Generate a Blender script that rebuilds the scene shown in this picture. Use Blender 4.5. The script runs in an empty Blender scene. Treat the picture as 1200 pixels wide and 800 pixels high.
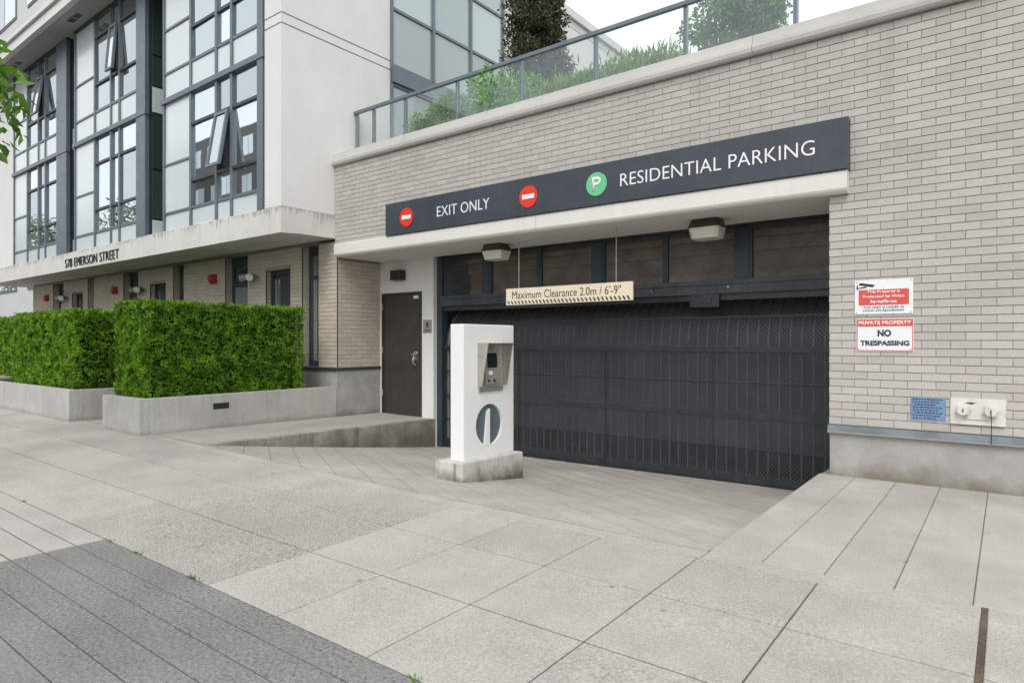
import bpy, bmesh, math, random
import numpy as np
from mathutils import Vector, Matrix, noise

R = math.radians
SC = bpy.context.scene
COL = SC.collection
random.seed(7)
RNG = np.random.default_rng(11)

# ------------------------------------------------------------------ camera
cam = bpy.data.cameras.new('camera')
cam.sensor_width = 36.0
cam.lens = 22.71
cam.clip_start = 0.05
cam.clip_end = 3000
camo = bpy.data.objects.new('camera', cam)
COL.objects.link(camo)
camo.location = (0, 0, 1.3)
camo.rotation_euler = (R(90), 0, R(37.553))
SC.camera = camo

# ------------------------------------------------------------------ sky, sun, exposure
SUN_EL, SUN_AZ = 50.0, 155.0          # azimuth clockwise from +Y: behind the camera, to its right
world = bpy.data.worlds.new('World')
SC.world = world
world.use_nodes = True
wn = world.node_tree
wn.nodes.clear()
w_out = wn.nodes.new('ShaderNodeOutputWorld')
w_bg = wn.nodes.new('ShaderNodeBackground')
w_sky = wn.nodes.new('ShaderNodeTexSky')
w_sky.sky_type = 'NISHITA'
w_sky.sun_disc = False
w_sky.sun_elevation = R(SUN_EL)
w_sky.sun_rotation = R(SUN_AZ)
w_sky.air_density = 1.0
w_sky.dust_density = 4.0
w_hs = wn.nodes.new('ShaderNodeHueSaturation')
w_hs.inputs['Saturation'].default_value = 0.30
w_mix = wn.nodes.new('ShaderNodeMix')
w_mix.data_type = 'RGBA'
w_mix.inputs['Factor'].default_value = 0.72      # the cloud deck over the clear sky
w_mix.inputs['B'].default_value = (9.6, 9.9, 10.2, 1)
wn.links.new(w_sky.outputs[0], w_hs.inputs['Color'])
wn.links.new(w_hs.outputs[0], w_mix.inputs['A'])
wn.links.new(w_mix.outputs['Result'], w_bg.inputs[0])
w_bg.inputs[1].default_value = 0.105
wn.links.new(w_bg.outputs[0], w_out.inputs[0])

sun = bpy.data.lights.new('sun', 'SUN')
sun.energy = 1.15
sun.angle = R(32)
sun.color = (1.0, 0.97, 0.93)
suno = bpy.data.objects.new('sun', sun)
COL.objects.link(suno)
sd = Vector((math.sin(R(SUN_AZ)) * math.cos(R(SUN_EL)), math.cos(R(SUN_AZ)) * math.cos(R(SUN_EL)), math.sin(R(SUN_EL))))
suno.rotation_euler = sd.to_track_quat('Z', 'Y').to_euler()
suno.location = (0, -5, 30)

SC.view_settings.view_transform = 'Standard'
SC.view_settings.look = 'None'
SC.view_settings.gamma = 1.0
SC.view_settings.use_curve_mapping = False
SC.view_settings.exposure = 0.52
SC.render.engine = 'CYCLES'
SC.cycles.max_bounces = 8
SC.cycles.transparent_max_bounces = 16
SC.cycles.use_denoising = True

# ------------------------------------------------------------------ materials
def new_mat(name):
    m = bpy.data.materials.new(name)
    m.use_nodes = True
    nt = m.node_tree
    nt.nodes.clear()
    return m, nt

class NT:
    """tiny node helper"""
    def __init__(s, name):
        s.m, s.t = new_mat(name)
        s.out = s.t.nodes.new('ShaderNodeOutputMaterial')
        s.geo = s.t.nodes.new('ShaderNodeNewGeometry')
        s.pos = s.geo.outputs['Position']
    def n(s, kind, **kw):
        nd = s.t.nodes.new(kind)
        for k, v in kw.items():
            setattr(nd, k, v)
        return nd
    def put(s, sock, v):
        if hasattr(v, 'is_output') or isinstance(v, bpy.types.NodeSocket):
            s.t.links.new(v, sock)
        elif isinstance(v, (tuple, list)):
            sock.default_value = tuple(v) + ((1,) if len(v) == 3 and len(sock.default_value) == 4 else ())
        else:
            sock.default_value = v
    def scaled(s, sc):
        mp = s.n('ShaderNodeMapping')
        mp.inputs['Scale'].default_value = sc
        s.put(mp.inputs['Vector'], s.pos)
        return mp.outputs[0]
    def noise(s, scale, detail=4, rough=0.55, vec=None, dist=0.0):
        nd = s.n('ShaderNodeTexNoise')
        nd.inputs['Scale'].default_value = scale
        nd.inputs['Detail'].default_value = detail
        nd.inputs['Roughness'].default_value = rough
        nd.inputs['Distortion'].default_value = dist
        s.put(nd.inputs['Vector'], vec if vec is not None else s.pos)
        return nd.outputs[0]
    def vor(s, scale, vec=None, out='Color'):
        nd = s.n('ShaderNodeTexVoronoi')
        nd.inputs['Scale'].default_value = scale
        s.put(nd.inputs['Vector'], vec if vec is not None else s.pos)
        return nd.outputs[out]
    def ramp(s, v, lo, hi, a=0.0, b=1.0):
        nd = s.n('ShaderNodeMapRange')
        s.put(nd.inputs['Value'], v)
        nd.inputs['From Min'].default_value = lo
        nd.inputs['From Max'].default_value = hi
        nd.inputs['To Min'].default_value = a
        nd.inputs['To Max'].default_value = b
        return nd.outputs[0]
    def math(s, op, a, b=0.0, c=0.0):
        nd = s.n('ShaderNodeMath', operation=op)
        for i, v in enumerate((a, b, c)):
            s.put(nd.inputs[i], v)
        return nd.outputs[0]
    def mix(s, f, a, b, blend='MIX'):
        nd = s.n('ShaderNodeMix', data_type='RGBA', blend_type=blend)
        s.put(nd.inputs['Factor'], f)
        s.put(nd.inputs['A'], a)
        s.put(nd.inputs['B'], b)
        return nd.outputs['Result']
    def xyz(s):
        nd = s.n('ShaderNodeSeparateXYZ')
        s.put(nd.inputs[0], s.pos)
        return nd.outputs
    def rnd(s):
        """one random number for each piece: object random plus island random"""
        oi = s.n('ShaderNodeObjectInfo')
        return s.math('FRACT', s.math('ADD', oi.outputs['Random'], s.geo.outputs['Random Per Island']))
    def bump(s, h, strength=0.3, dist=0.01):
        nd = s.n('ShaderNodeBump')
        nd.inputs['Strength'].default_value = strength
        nd.inputs['Distance'].default_value = dist
        s.put(nd.inputs['Height'], h)
        return nd.outputs[0]
    def done(s, col, rough=0.8, metal=0.0, ior=None, bump=None, spec=None, **kw):
        b = s.n('ShaderNodeBsdfPrincipled')
        s.put(b.inputs['Base Color'], col)
        s.put(b.inputs['Roughness'], rough)
        b.inputs['Metallic'].default_value = metal
        if ior: b.inputs['IOR'].default_value = ior
        if spec is not None: b.inputs['Specular IOR Level'].default_value = spec
        if bump is not None: s.put(b.inputs['Normal'], bump)
        s.t.links.new(b.outputs[0], s.out.inputs[0])
        return s.m

def dim(c, k):
    return tuple(min(1, x * k) for x in c)

def m_plain(name, col, rough=0.5, metal=0.0, var=0.12, scale=6.0, spec=None, grime=None):
    t = NT(name)
    n1 = t.ramp(t.noise(scale, 5), 0.3, 0.7)
    c = t.mix(n1, dim(col, 1 - var), dim(col, 1 + var))
    if grime:
        g = t.ramp(t.noise(14, 6, 0.7, t.scaled((1, 1, 0.25))), 0.55, 0.75)
        c = t.mix(t.math('MULTIPLY', g, 0.5), c, grime)
    return t.done(c, t.ramp(t.noise(25, 3), 0.3, 0.7, max(0.02, rough - .08), min(1, rough + .08)), metal, spec=spec)

def m_concrete(name, col, var=0.14, speck=0.3, scale=70, rough=0.9, streak=0.0, streakcol=(.10, .09, .07),
               dirt=None, patch=None, bump=0.25, piece=0.06, coarse=1.3, blot=0.25, top=None, spots=0.0):
    t = NT(name)
    big = t.ramp(t.noise(coarse, 6, 0.6), 0.32, 0.68)
    c = t.mix(big, dim(col, 1 - var), dim(col, 1 + var * 0.7))
    mid = t.ramp(t.noise(7, 5, 0.7), 0.45, 0.75)
    c = t.mix(t.math('MULTIPLY', mid, blot), c, dim(col, 0.68))
    # each cast piece is a little lighter or darker
    k = t.ramp(t.rnd(), 0, 1, 1 - piece, 1 + piece)
    c = t.mix(1.0, c, k, 'MULTIPLY')
    grain = t.noise(scale, 5, 0.8)
    sp = t.ramp(grain, 0.50, 0.66)
    fine = t.noise(scale * 1.7, 2)
    tint = t.ramp(t.noise(0.7, 4, 0.6), 0.4, 0.65)
    c = t.mix(t.math('MULTIPLY', tint, 0.28 if speck >= .2 else 0.06), c, (col[0] * 1.03, col[1] * 0.97, col[2] * 0.87))
    many = t.ramp(t.math('FRACT', t.math('MULTIPLY', t.rnd(), 7.7)), 0, 1, 0.55, 1.25)
    many = t.math('MULTIPLY', many, t.ramp(t.noise(0.9, 4), 0.3, 0.7, 0.5, 1.3))
    spf = t.math('MULTIPLY', t.math('MULTIPLY', sp, many), speck)
    c = t.mix(t.math('MULTIPLY', t.ramp(t.noise(scale * .33, 4, 0.7), 0.5, 0.72), min(.28, speck * .35)), c, dim(col, 0.66))
    if patch:
        (px, py, pr, pk) = patch
        x = t.xyz()
        d = t.math('ADD', t.math('POWER', t.math('SUBTRACT', x[0], px), 2), t.math('POWER', t.math('MULTIPLY', t.math('SUBTRACT', x[1], py), 1.6), 2))
        d = t.math('SQRT', d)
        msk = t.ramp(t.math('ADD', d, t.math('MULTIPLY', t.math('SUBTRACT', t.noise(2.2, 5), 0.5), 2.4)), pr, pr * 0.25)
        spf = t.math('ADD', spf, t.math('MULTIPLY', t.math('MULTIPLY', sp, msk), pk))
        c = t.mix(t.math('MULTIPLY', msk, 0.22), c, dim(col, 0.55))
    c = t.mix(t.math('MINIMUM', spf, .95), c, dim(col, 0.30))
    lite = t.ramp(grain, 0.47, 0.36)
    c = t.mix(t.math('MULTIPLY', lite, min(.7, speck * 0.6)), c, dim(col, 1.55))
    c = t.mix(t.ramp(fine, 0.35, 0.65, 0.0, 0.22), c, dim(col, 0.6))
    if spots:
        vd = t.vor(2.6, out='Distance')
        c = t.mix(t.math('MULTIPLY', t.ramp(t.math('ADD', vd, t.math('MULTIPLY', grain, .09)), .105, .080), spots), c, dim(col, .3))
    if streak:
        s1 = t.ramp(t.noise(9, 6, 0.75, t.scaled((1.0, 1.0, 0.07))), 0.50, 0.72)
        s2 = t.ramp(t.noise(2.4, 4, 0.6), 0.35, 0.65)
        c = t.mix(t.math('MULTIPLY', t.math('MULTIPLY', s1, s2), streak), c, streakcol)
    if dirt:
        z0, z1, dc, dk = dirt
        x = t.xyz()
        zz = t.math('ADD', x[2], t.math('MULTIPLY', t.math('SUBTRACT', t.noise(3.0, 6, 0.65), 0.5), (z1 - z0) * 2.6))
        c = t.mix(t.math('MULTIPLY', t.ramp(zz, z1, z0), dk), c, dc)
    if top:
        z1, ext, dc, dk = top
        x = t.xyz()
        run = t.ramp(t.noise(26, 5, 0.7, t.scaled((1.0, 1.0, 0.03))), 0.42, 0.75)
        run = t.math('MULTIPLY', run, t.ramp(t.noise(1.6, 3), 0.35, 0.62))
        dn = t.math('ADD', t.math('MULTIPLY', run, ext), 0.018)
        msk = t.ramp(t.math('SUBTRACT', x[2], t.math('SUBTRACT', z1, dn)), 0.0, 0.06)
        c = t.mix(t.math('MULTIPLY', msk, dk), c, dc)
    h = t.math('ADD', t.math('MULTIPLY', fine, 0.5), t.math('MULTIPLY', grain, 0.5))
    return t.done(c, rough, bump=t.bump(h, bump, 0.004), spec=0.3)

def m_brick(name, col):
    t = NT(name)
    r = t.rnd()
    c = t.mix(r, dim(col, 0.91), dim(col, 1.07))
    r2 = t.math('FRACT', t.math('MULTIPLY', r, 17.31))
    c = t.mix(t.math('MULTIPLY', r2, 0.16), c, (col[0] * 1.04, col[1] * 0.93, col[2] * 0.84))
    r3 = t.ramp(t.math('FRACT', t.math('MULTIPLY', r, 41.7)), 0.93, 0.96)
    c = t.mix(t.math('MULTIPLY', r3, 0.5), c, dim(col, 0.82))
    g = t.ramp(t.noise(1.1, 5, 0.6), 0.45, 0.75)
    c = t.mix(t.math('MULTIPLY', g, 0.18), c, dim(col, 0.6))
    x = t.xyz()
    run = t.math('MULTIPLY', t.ramp(t.noise(5, 6, 0.7, t.scaled((1, 1, .06))), .5, .72), t.ramp(x[2], 2.6, 4.3))
    c = t.mix(t.math('MULTIPLY', run, .38), c, dim(col, .52))
    f = t.noise(160, 3)
    f2 = t.noise(34, 4, 0.7)
    c = t.mix(t.ramp(f, 0.35, 0.7, 0, 0.28), c, dim(col, 0.62))
    c = t.mix(t.ramp(f2, 0.5, 0.8, 0, 0.30), c, dim(col, 0.7))
    h = t.math('ADD', t.math('MULTIPLY', f, 0.4), f2)
    return t.done(c, 0.92, bump=t.bump(h, 0.35, 0.004), spec=0.25)

def m_foliage(name, cols, trans=0.35, clump=3.0):
    """cols: dark, mid, bright (new growth)"""
    t = NT(name)
    r = t.geo.outputs['Random Per Island']
    nz = t.ramp(t.noise(clump, 3), 0.36, 0.66)
    v = t.math('ADD', t.math('MULTIPLY', r, 0.6), t.math('MULTIPLY', nz, 0.4))
    c = t.mix(t.ramp(v, 0.12, 0.5), cols[0], cols[1])
    c = t.mix(t.ramp(v, 0.48, 0.88), c, cols[2])
    p = t.n('ShaderNodeBsdfPrincipled')
    t.put(p.inputs['Base Color'], c)
    p.inputs['Roughness'].default_value = 0.5
    p.inputs['Specular IOR Level'].default_value = 0.35
    tr = t.n('ShaderNodeBsdfTranslucent')
    t.put(tr.inputs[0], t.mix(1.0, c, (1.3, 1.25, 0.6), 'MULTIPLY'))
    mx = t.n('ShaderNodeMixShader')
    mx.inputs[0].default_value = trans
    t.t.links.new(p.outputs[0], mx.inputs[1])
    t.t.links.new(tr.outputs[0], mx.inputs[2])
    t.t.links.new(mx.outputs[0], t.out.inputs[0])
    return t.m

def m_pane(name, col, ior=2.1, metal=0.0):
    t = NT(name)
    n1 = t.noise(0.9, 2)
    r = t.rnd()
    c = t.mix(r, dim(col, 0.62 if metal else 0.6), dim(col, 1.15 if metal else 1.5))
    return t.done(c, 0.015, metal, ior=ior, bump=t.bump(n1, 0.05, 0.02))

def m_railglass(name):
    t = NT(name)
    tr = t.n('ShaderNodeBsdfTransparent'); tr.inputs[0].default_value = (.95, .975, .97, 1)
    gl = t.n('ShaderNodeBsdfGlossy'); gl.inputs['Roughness'].default_value = 0.02
    gl.inputs[0].default_value = (.9, .95, 1, 1)
    df = t.n('ShaderNodeBsdfDiffuse'); df.inputs[0].default_value = (.62, .68, .70, 1)
    fr = t.n('ShaderNodeLayerWeight'); fr.inputs[0].default_value = 0.5
    m1 = t.n('ShaderNodeMixShader')
    m2 = t.n('ShaderNodeMixShader')
    dirt = t.ramp(t.noise(1.7, 5, 0.6), 0.3, 0.7, 0.03, 0.10)
    t.put(m1.inputs[0], dirt)
    t.t.links.new(tr.outputs[0], m1.inputs[1]); t.t.links.new(df.outputs[0], m1.inputs[2])
    t.put(m2.inputs[0], t.math('ADD', t.math('MULTIPLY', t.math('POWER', fr.outputs['Facing'], 4.0), .5), .04))
    t.t.links.new(m1.outputs[0], m2.inputs[1]); t.t.links.new(gl.outputs[0], m2.inputs[2])
    t.t.links.new(m2.outputs[0], t.out.inputs[0])
    return t.m

M = {}
M['brick'] = m_brick('buff_brick', (.50, .474, .440))
M['brick_tan_bounce'] = m_brick('tan_bounce_brick', (.54, .48, .40))  # buff brick weathered tan, with warm bounce light put into the colour
M['mortar'] = m_concrete('mortar', (.32, .30, .272), speck=.1, piece=0)
M['pave'] = m_concrete('sidewalk_concrete', (.42, .402, .370), var=.18, speck=.75, scale=80, piece=.07, blot=.35, spots=.75)
M['pave_worn'] = m_concrete('worn_sidewalk_concrete', (.42, .402, .370), var=.18, speck=.75, scale=75, piece=.03, blot=.35, patch=(-3.75, 2.5, 2.1, 1.4), bump=.5, spots=.75)
M['pave_fine'] = m_concrete('fine_sidewalk_concrete', (.435, .414, .378), var=.20, speck=.5, scale=90, piece=.04, blot=.35, spots=.5)
M['ramp'] = m_concrete('driveway_concrete', (.435, .414, .378), var=.28, speck=.5, scale=90, piece=.05, blot=.7, coarse=.8, spots=.6)
M['strip_dark'] = m_concrete('dark_exposed_aggregate', (.225, .224, .220), var=.25, speck=1.3, scale=55, piece=.05, bump=.5)
M['strip_light'] = m_concrete('light_grooved_concrete', (.415, .402, .375), var=.15, speck=.7, scale=80, piece=.05, spots=.6)
M['joint'] = m_concrete('joint_dirt', (.10, .092, .08), var=.3, speck=.3, piece=0)
M['dirt'] = m_concrete('joint_debris', (.13, .10, .075), var=.5, speck=.8, scale=60, piece=0, bump=.9)
M['asphalt'] = m_concrete('asphalt', (.05, .05, .052), var=.2, speck=.6, scale=80)
M['plinth'] = m_concrete('plinth_concrete', (.40, .395, .375), var=.2, speck=.15, dirt=(.04, .20, (.17, .145, .105), .85), blot=.4, coarse=2.4, streak=.25, streakcol=(.55, .55, .53))
M['planter'] = m_concrete('planter_concrete', (.49, .485, .465), var=.18, speck=.22, streak=.45, streakcol=(.17, .16, .14), dirt=(.10, .16, (.23, .21, .18), .5), coarse=2.0)
M['wedge'] = m_concrete('stained_kerb_concrete', (.34, .325, .29), var=.4, speck=.3, streak=1.0, streakcol=(.035, .032, .024), dirt=(-.30, .05, (.12, .10, .07), .8), coarse=2.5, blot=.7)
M['white'] = m_concrete('white_render', (.76, .755, .735), var=.04, speck=.02, streak=.16, streakcol=(.45, .44, .42), rough=.85, bump=.12, blot=.06, piece=0)
M['fascia'] = m_concrete('weathered_white_fascia', (.68, .67, .645), var=.08, speck=.06, streak=.45, streakcol=(.30, .28, .24), rough=.88, bump=.15, blot=.15, piece=0, top=(3.39, .34, (.20, .19, .16), .5))
M['canopy'] = m_concrete('canopy_render', (.74, .72, .68), var=.05, speck=.02, streak=.22, streakcol=(.40, .37, .33), rough=.85, bump=.1, blot=.08, piece=0)
M['coping'] = m_concrete('coping_stone', (.60, .585, .555), var=.08, speck=.06, streak=.25, streakcol=(.35, .33, .30), piece=.04, blot=.12)
M['flash'] = m_plain('grey_blue_flashing', (.155, .185, .205), .55, 0.0, .25, 5, grime=(.09, .10, .10))
M['mullion'] = m_plain('blue_grey_aluminium', (.135, .165, .195), .38, 0.1, .10, 3)
M['mullion_dark'] = m_plain('dark_grey_aluminium', (.045, .055, .065), .4, 0.1, .15, 3)
M['panel'] = m_plain('pale_spandrel', (.64, .69, .71), .12, 0.0, .03, .6, spec=.7)
M['pane'] = m_pane('mirror_coated_window_glass', (.64, .70, .715), 1.5, .9)
M['pane_green'] = m_pane('green_window_glass', (.028, .045, .040), 2.2)
M['pane_blind'] = m_pane('window_glass_with_blind', (.30, .36, .36), 2.2)
M['railglass'] = m_railglass('balustrade_glass')
M['steel_door'] = m_plain('brown_painted_steel', (.048, .041, .036), .42, 0.0, .18, 4, grime=(.10, .09, .08))
M['black'] = m_plain('black_painted_steel', (.028, .031, .035), .36, 0.0, .3, 8, grime=(.06, .06, .06))
M['beam'] = m_plain('worn_dark_blue_steel', (.045, .056, .066), .42, 0.0, .3, 5, grime=(.16, .17, .17))
M['mesh'] = m_plain('dark_galvanised_mesh', (.19, .20, .215), .34, 0.3, .2, 3)
M['post'] = m_plain('blue_black_post', (.030, .045, .055), .45, 0.0, .2, 4)
M['navy'] = m_plain('charcoal_blue_sign', (.043, .052, .067), .42, 0.0, .16, 2.5, grime=(.075, .09, .11))
M['letter'] = m_plain('white_letter', (.80, .80, .80), .4, var=.04)
M['ink'] = m_plain('black_ink', (.02, .02, .025), .5, var=.1)
M['inkblue'] = m_plain('navy_ink', (.025, .035, .07), .5, var=.1)
M['red'] = m_plain('sign_red', (.72, .035, .02), .4, var=.06)
M['fadedred'] = m_plain('faded_red', (.66, .085, .07), .5, var=.1)
M['alarm'] = m_plain('alarm_red', (.36, .02, .02), .35, var=.12)
M['green'] = m_plain('sign_green', (.13, .52, .27), .4, var=.06)
M['cream'] = m_plain('cream_board', (.76, .66, .50), .5, var=.05)
M['signwhite'] = m_plain('sign_white', (.78, .79, .80), .4, var=.05, grime=(.6, .6, .6))
M['blueplate'] = m_plain('blue_plate', (.15, .25, .40), .5, var=.15)
M['platewhite'] = m_plain('chipped_white_paint', (.66, .64, .60), .5, var=.08, grime=(.36, .34, .30))
M['steel'] = m_plain('stainless_steel', (.50, .47, .42), .32, 0.75, .12, 9)
M['steel_dull'] = m_plain('dull_steel', (.34, .325, .30), .45, 0.4, .12, 9)
M['bronze'] = m_plain('dark_bronze', (.055, .048, .038), .5, var=.2)
M['lens'] = m_plain('frosted_lens', (.70, .67, .58), .35, var=.05)
M['kiosk'] = m_concrete('kiosk_white', (.80, .80, .79), var=.03, speck=.0, streak=.05, streakcol=(.5, .5, .48), rough=.6, bump=.05, blot=.03, piece=0)
M['kioskbase'] = m_concrete('kiosk_base_concrete', (.56, .55, .51), var=.2, speck=.1, streak=.85, streakcol=(.09, .085, .07), dirt=(-.13, .055, (.10, .09, .05), .92), piece=0, coarse=5, blot=.4)
M['slate'] = m_plain('slate_grey_paint', (.10, .125, .145), .5, var=.06)
M['screen'] = m_plain('dark_screen', (.012, .025, .022), .15, var=.1)
M['soil'] = m_concrete('soil', (.04, .032, .024), var=.4, speck=.5, piece=0)
M['bark'] = m_concrete('bark', (.10, .085, .07), var=.3, speck=.3, streak=.6, streakcol=(.03, .025, .02), piece=0)
M['brown_in'] = m_concrete('brown_fireproofing', (.50, .35, .235), var=.5, speck=.5, piece=.15, coarse=3)
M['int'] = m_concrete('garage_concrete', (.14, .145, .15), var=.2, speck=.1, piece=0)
M['pipe'] = m_plain('grey_pipe', (.30, .29, .27), .5)
M['hedge'] = m_foliage('yew_foliage', ((.022, .075, .008), (.14, .32, .026), (.44, .68, .075)), .34, 8.0)
M['hedgecore'] = m_concrete('hedge_twigs', (.012, .020, .005), var=.4, speck=.2, piece=0)
M['leaf'] = m_foliage('street_tree_leaf', ((.05, .12, .015), (.10, .22, .025), (.17, .33, .04)), .45, 2.0)
M['bronzeleaf'] = m_foliage('bronze_conifer', ((.030, .042, .024), (.075, .082, .05), (.17, .14, .095)), .2, 6.0)
M['shrub'] = m_foliage('terrace_shrub', ((.05, .16, .012), (.15, .40, .028), (.30, .62, .05)), .4, 4.0)
M['paleplant'] = m_foliage('pale_terrace_plant', ((.08, .17, .03), (.18, .33, .06), (.34, .52, .11)), .4, 4.0)
M['treeleaf'] = m_foliage('small_tree_leaf', ((.03, .085, .018), (.07, .18, .035), (.15, .31, .07)), .35, 3.0)
M['weed'] = m_foliage('weed_leaf', ((.05, .13, .02), (.10, .24, .03), (.16, .34, .05)), .3, 9.0)
M['rock_red'] = m_concrete('far_brick', (.11, .095, .09), var=.2, speck=.0)
M['tower'] = m_concrete('tower_render', (.66, .67, .665), var=.05, speck=0, piece=0)

# ------------------------------------------------------------------ mesh helpers
class MB:
    def __init__(s):
        s.v = []; s.f = []
    def add(s, vs, fs):
        o = len(s.v)
        s.v.extend(tuple(p) for p in vs)
        s.f.extend(tuple(i + o for i in f) for f in fs)
        return s
    def box(s, x0, x1, y0, y1, z0, z1):
        vs = [(x0, y0, z0), (x1, y0, z0), (x1, y1, z0), (x0, y1, z0), (x0, y0, z1), (x1, y0, z1), (x1, y1, z1), (x0, y1, z1)]
        return s.add(vs, [(0, 3, 2, 1), (4, 5, 6, 7), (0, 1, 5, 4), (1, 2, 6, 5), (2, 3, 7, 6), (3, 0, 4, 7)])
    def hexa(s, low, top):
        """two rings of the same length, counter-clockwise seen from above"""
        n = len(low)
        fs = [tuple(reversed(range(n))), tuple(range(n, 2 * n))]
        for i in range(n):
            j = (i + 1) % n
            fs.append((i, j, n + j, n + i))
        return s.add(list(low) + list(top), fs)
    def cyl(s, c, axis, r, h, n=20, r2=None):
        a = Vector(axis).normalized()
        t = a.orthogonal().normalized(); b = a.cross(t)
        r2 = r if r2 is None else r2
        c = Vector(c)
        lo = [c + (t * math.cos(2 * math.pi * i / n) + b * math.sin(2 * math.pi * i / n)) * r for i in range(n)]
        hi = [c + a * h + (t * math.cos(2 * math.pi * i / n) + b * math.sin(2 * math.pi * i / n)) * r2 for i in range(n)]
        return s.hexa(lo, hi)
    def tube(s, pts, r, n=8):
        pts = [Vector(p) for p in pts]
        rs = r if isinstance(r, (list, tuple)) else [r] * len(pts)
        rings = []
        prev = None
        for i, p in enumerate(pts):
            d = (pts[min(i + 1, len(pts) - 1)] - pts[max(i - 1, 0)]).normalized()
            t = d.orthogonal().normalized() if prev is None else (prev - d * prev.dot(d)).normalized()
            prev = t
            b = d.cross(t)
            rings.append([p + (t * math.cos(2 * math.pi * k / n) + b * math.sin(2 * math.pi * k / n)) * rs[i] for k in range(n)])
        vs = [p for rg in rings for p in rg]
        fs = []
        for i in range(len(pts) - 1):
            for k in range(n):
                k2 = (k + 1) % n
                fs.append((i * n + k, i * n + k2, (i + 1) * n + k2, (i + 1) * n + k))
        fs.append(tuple(reversed(range(n))))
        fs.append(tuple(range((len(pts) - 1) * n, len(pts) * n)))
        return s.add(vs, fs)
    def mesh(s, name):
        me = bpy.data.meshes.new(name)
        me.from_pydata(s.v, [], s.f)
        me.update()
        return me

def wloc(o):
    p = Vector((0, 0, 0))
    while o is not None:
        p += o.location
        o = o.parent
    return p

def link(name, me, mat, parent=None, loc=(0, 0, 0)):
    o = bpy.data.objects.new(name, me)
    COL.objects.link(o)
    if mat is not None and not me.materials:
        me.materials.append(M[mat] if isinstance(mat, str) else mat)
    if parent is not None:
        o.parent = parent
        o.location = Vector(loc) - wloc(parent)
    else:
        o.location = loc
    return o

def part(name, mb, mat, parent=None, bevel=0.0, smooth=False, seg=2, kind=None):
    """link the collected shapes as one object; its origin moves to the middle of its foot"""
    me = mb.mesh(name)
    if bevel > 0:
        bm = bmesh.new(); bm.from_mesh(me)
        bmesh.ops.recalc_face_normals(bm, faces=bm.faces)
        bmesh.ops.bevel(bm, geom=bm.edges[:], offset=bevel, segments=seg, affect='EDGES', profile=0.6, clamp_overlap=True)
        bm.to_mesh(me); bm.free()
    co = np.empty(len(me.vertices) * 3, np.float32); me.vertices.foreach_get('co', co); co = co.reshape(-1, 3)
    lo, hi = co.min(0), co.max(0)
    org = np.array([(lo[0] + hi[0]) / 2, (lo[1] + hi[1]) / 2, lo[2]], np.float32)
    co -= org
    me.vertices.foreach_set('co', co.ravel()); me.update()
    if smooth:
        me.shade_smooth()
    o = link(name, me, mat, parent, tuple(float(q) for q in org))
    if kind: o['kind'] = kind
    return o

def tag(o, label, cat, group=None):
    o['label'] = label; o['category'] = cat
    if group: o['group'] = group
    return o

def thing(name, label, cat, loc=(0, 0, 0), group=None):
    o = bpy.data.objects.new(name, None)
    o.empty_display_size = 0.2
    COL.objects.link(o)
    o.location = loc
    return tag(o, label, cat, group)

def struct(o):
    o['kind'] = 'structure'
    return o

def B(*a):
    return MB().box(*a)

def text_mesh(body, width, height, depth=0.003, thin=0.0, spacing=1.0, shear=0.0):
    """lettering as a mesh in the local XZ plane (facing -Y), lower left at 0,0, fitted to width x height"""
    cu = bpy.data.curves.new('lettering', 'FONT')
    cu.body = body
    cu.offset = thin
    cu.space_character = spacing
    cu.extrude = 0.0
    cu.resolution_u = 4
    cu.shear = shear
    ob = bpy.data.objects.new('lettering', cu)
    COL.objects.link(ob)
    dg = bpy.context.evaluated_depsgraph_get()
    me = bpy.data.meshes.new_from_object(ob.evaluated_get(dg))
    bpy.data.objects.remove(ob)
    co = np.array([v.co[:] for v in me.vertices])
    lo, hi = co.min(0), co.max(0)
    sx = width / (hi[0] - lo[0]); sy = height / (hi[1] - lo[1])
    bm = bmesh.new(); bm.from_mesh(me)
    for v in bm.verts:
        x, y = (v.co.x - lo[0]) * sx, (v.co.y - lo[1]) * sy
        v.co = (x, 0, y)
    r = bmesh.ops.extrude_face_region(bm, geom=bm.faces[:])
    for g in r['geom']:
        if isinstance(g, bmesh.types.BMVert):
            g.co.y += depth
    bmesh.ops.recalc_face_normals(bm, faces=bm.faces)
    bm.to_mesh(me); bm.free()
    me.materials.clear()
    return me

def lettering(name, body, x, z, width, height, y, mat, parent, depth=0.003, thin=0.0, spacing=1.0, split=False):
    """text on a wall plane facing the street: front at y - depth"""
    me = text_mesh(body, width, height, depth, thin, spacing)
    if not split:
        return link(name, me, mat, parent, (x, y - depth, z))
    bm = bmesh.new(); bm.from_mesh(me); left = set(bm.verts)
    while left:                                     # every letter is a piece of its own
        st = [left.pop()]; isl = set(st)
        while st:
            for e in st.pop().link_edges:
                for v in e.verts:
                    if v in left: left.discard(v); isl.add(v); st.append(v)
        ix = {v: i for i, v in enumerate(isl)}
        fs = {f for v in isl for f in v.link_faces}
        mn = min(v.co.x for v in isl)
        mb = MB().add([(v.co.x - mn, v.co.y, v.co.z) for v in isl], [tuple(ix[v] for v in f.verts) for f in fs])
        link(name, mb.mesh(name), mat, parent, (x + mn, y - depth, z))
    bm.free()

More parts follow.
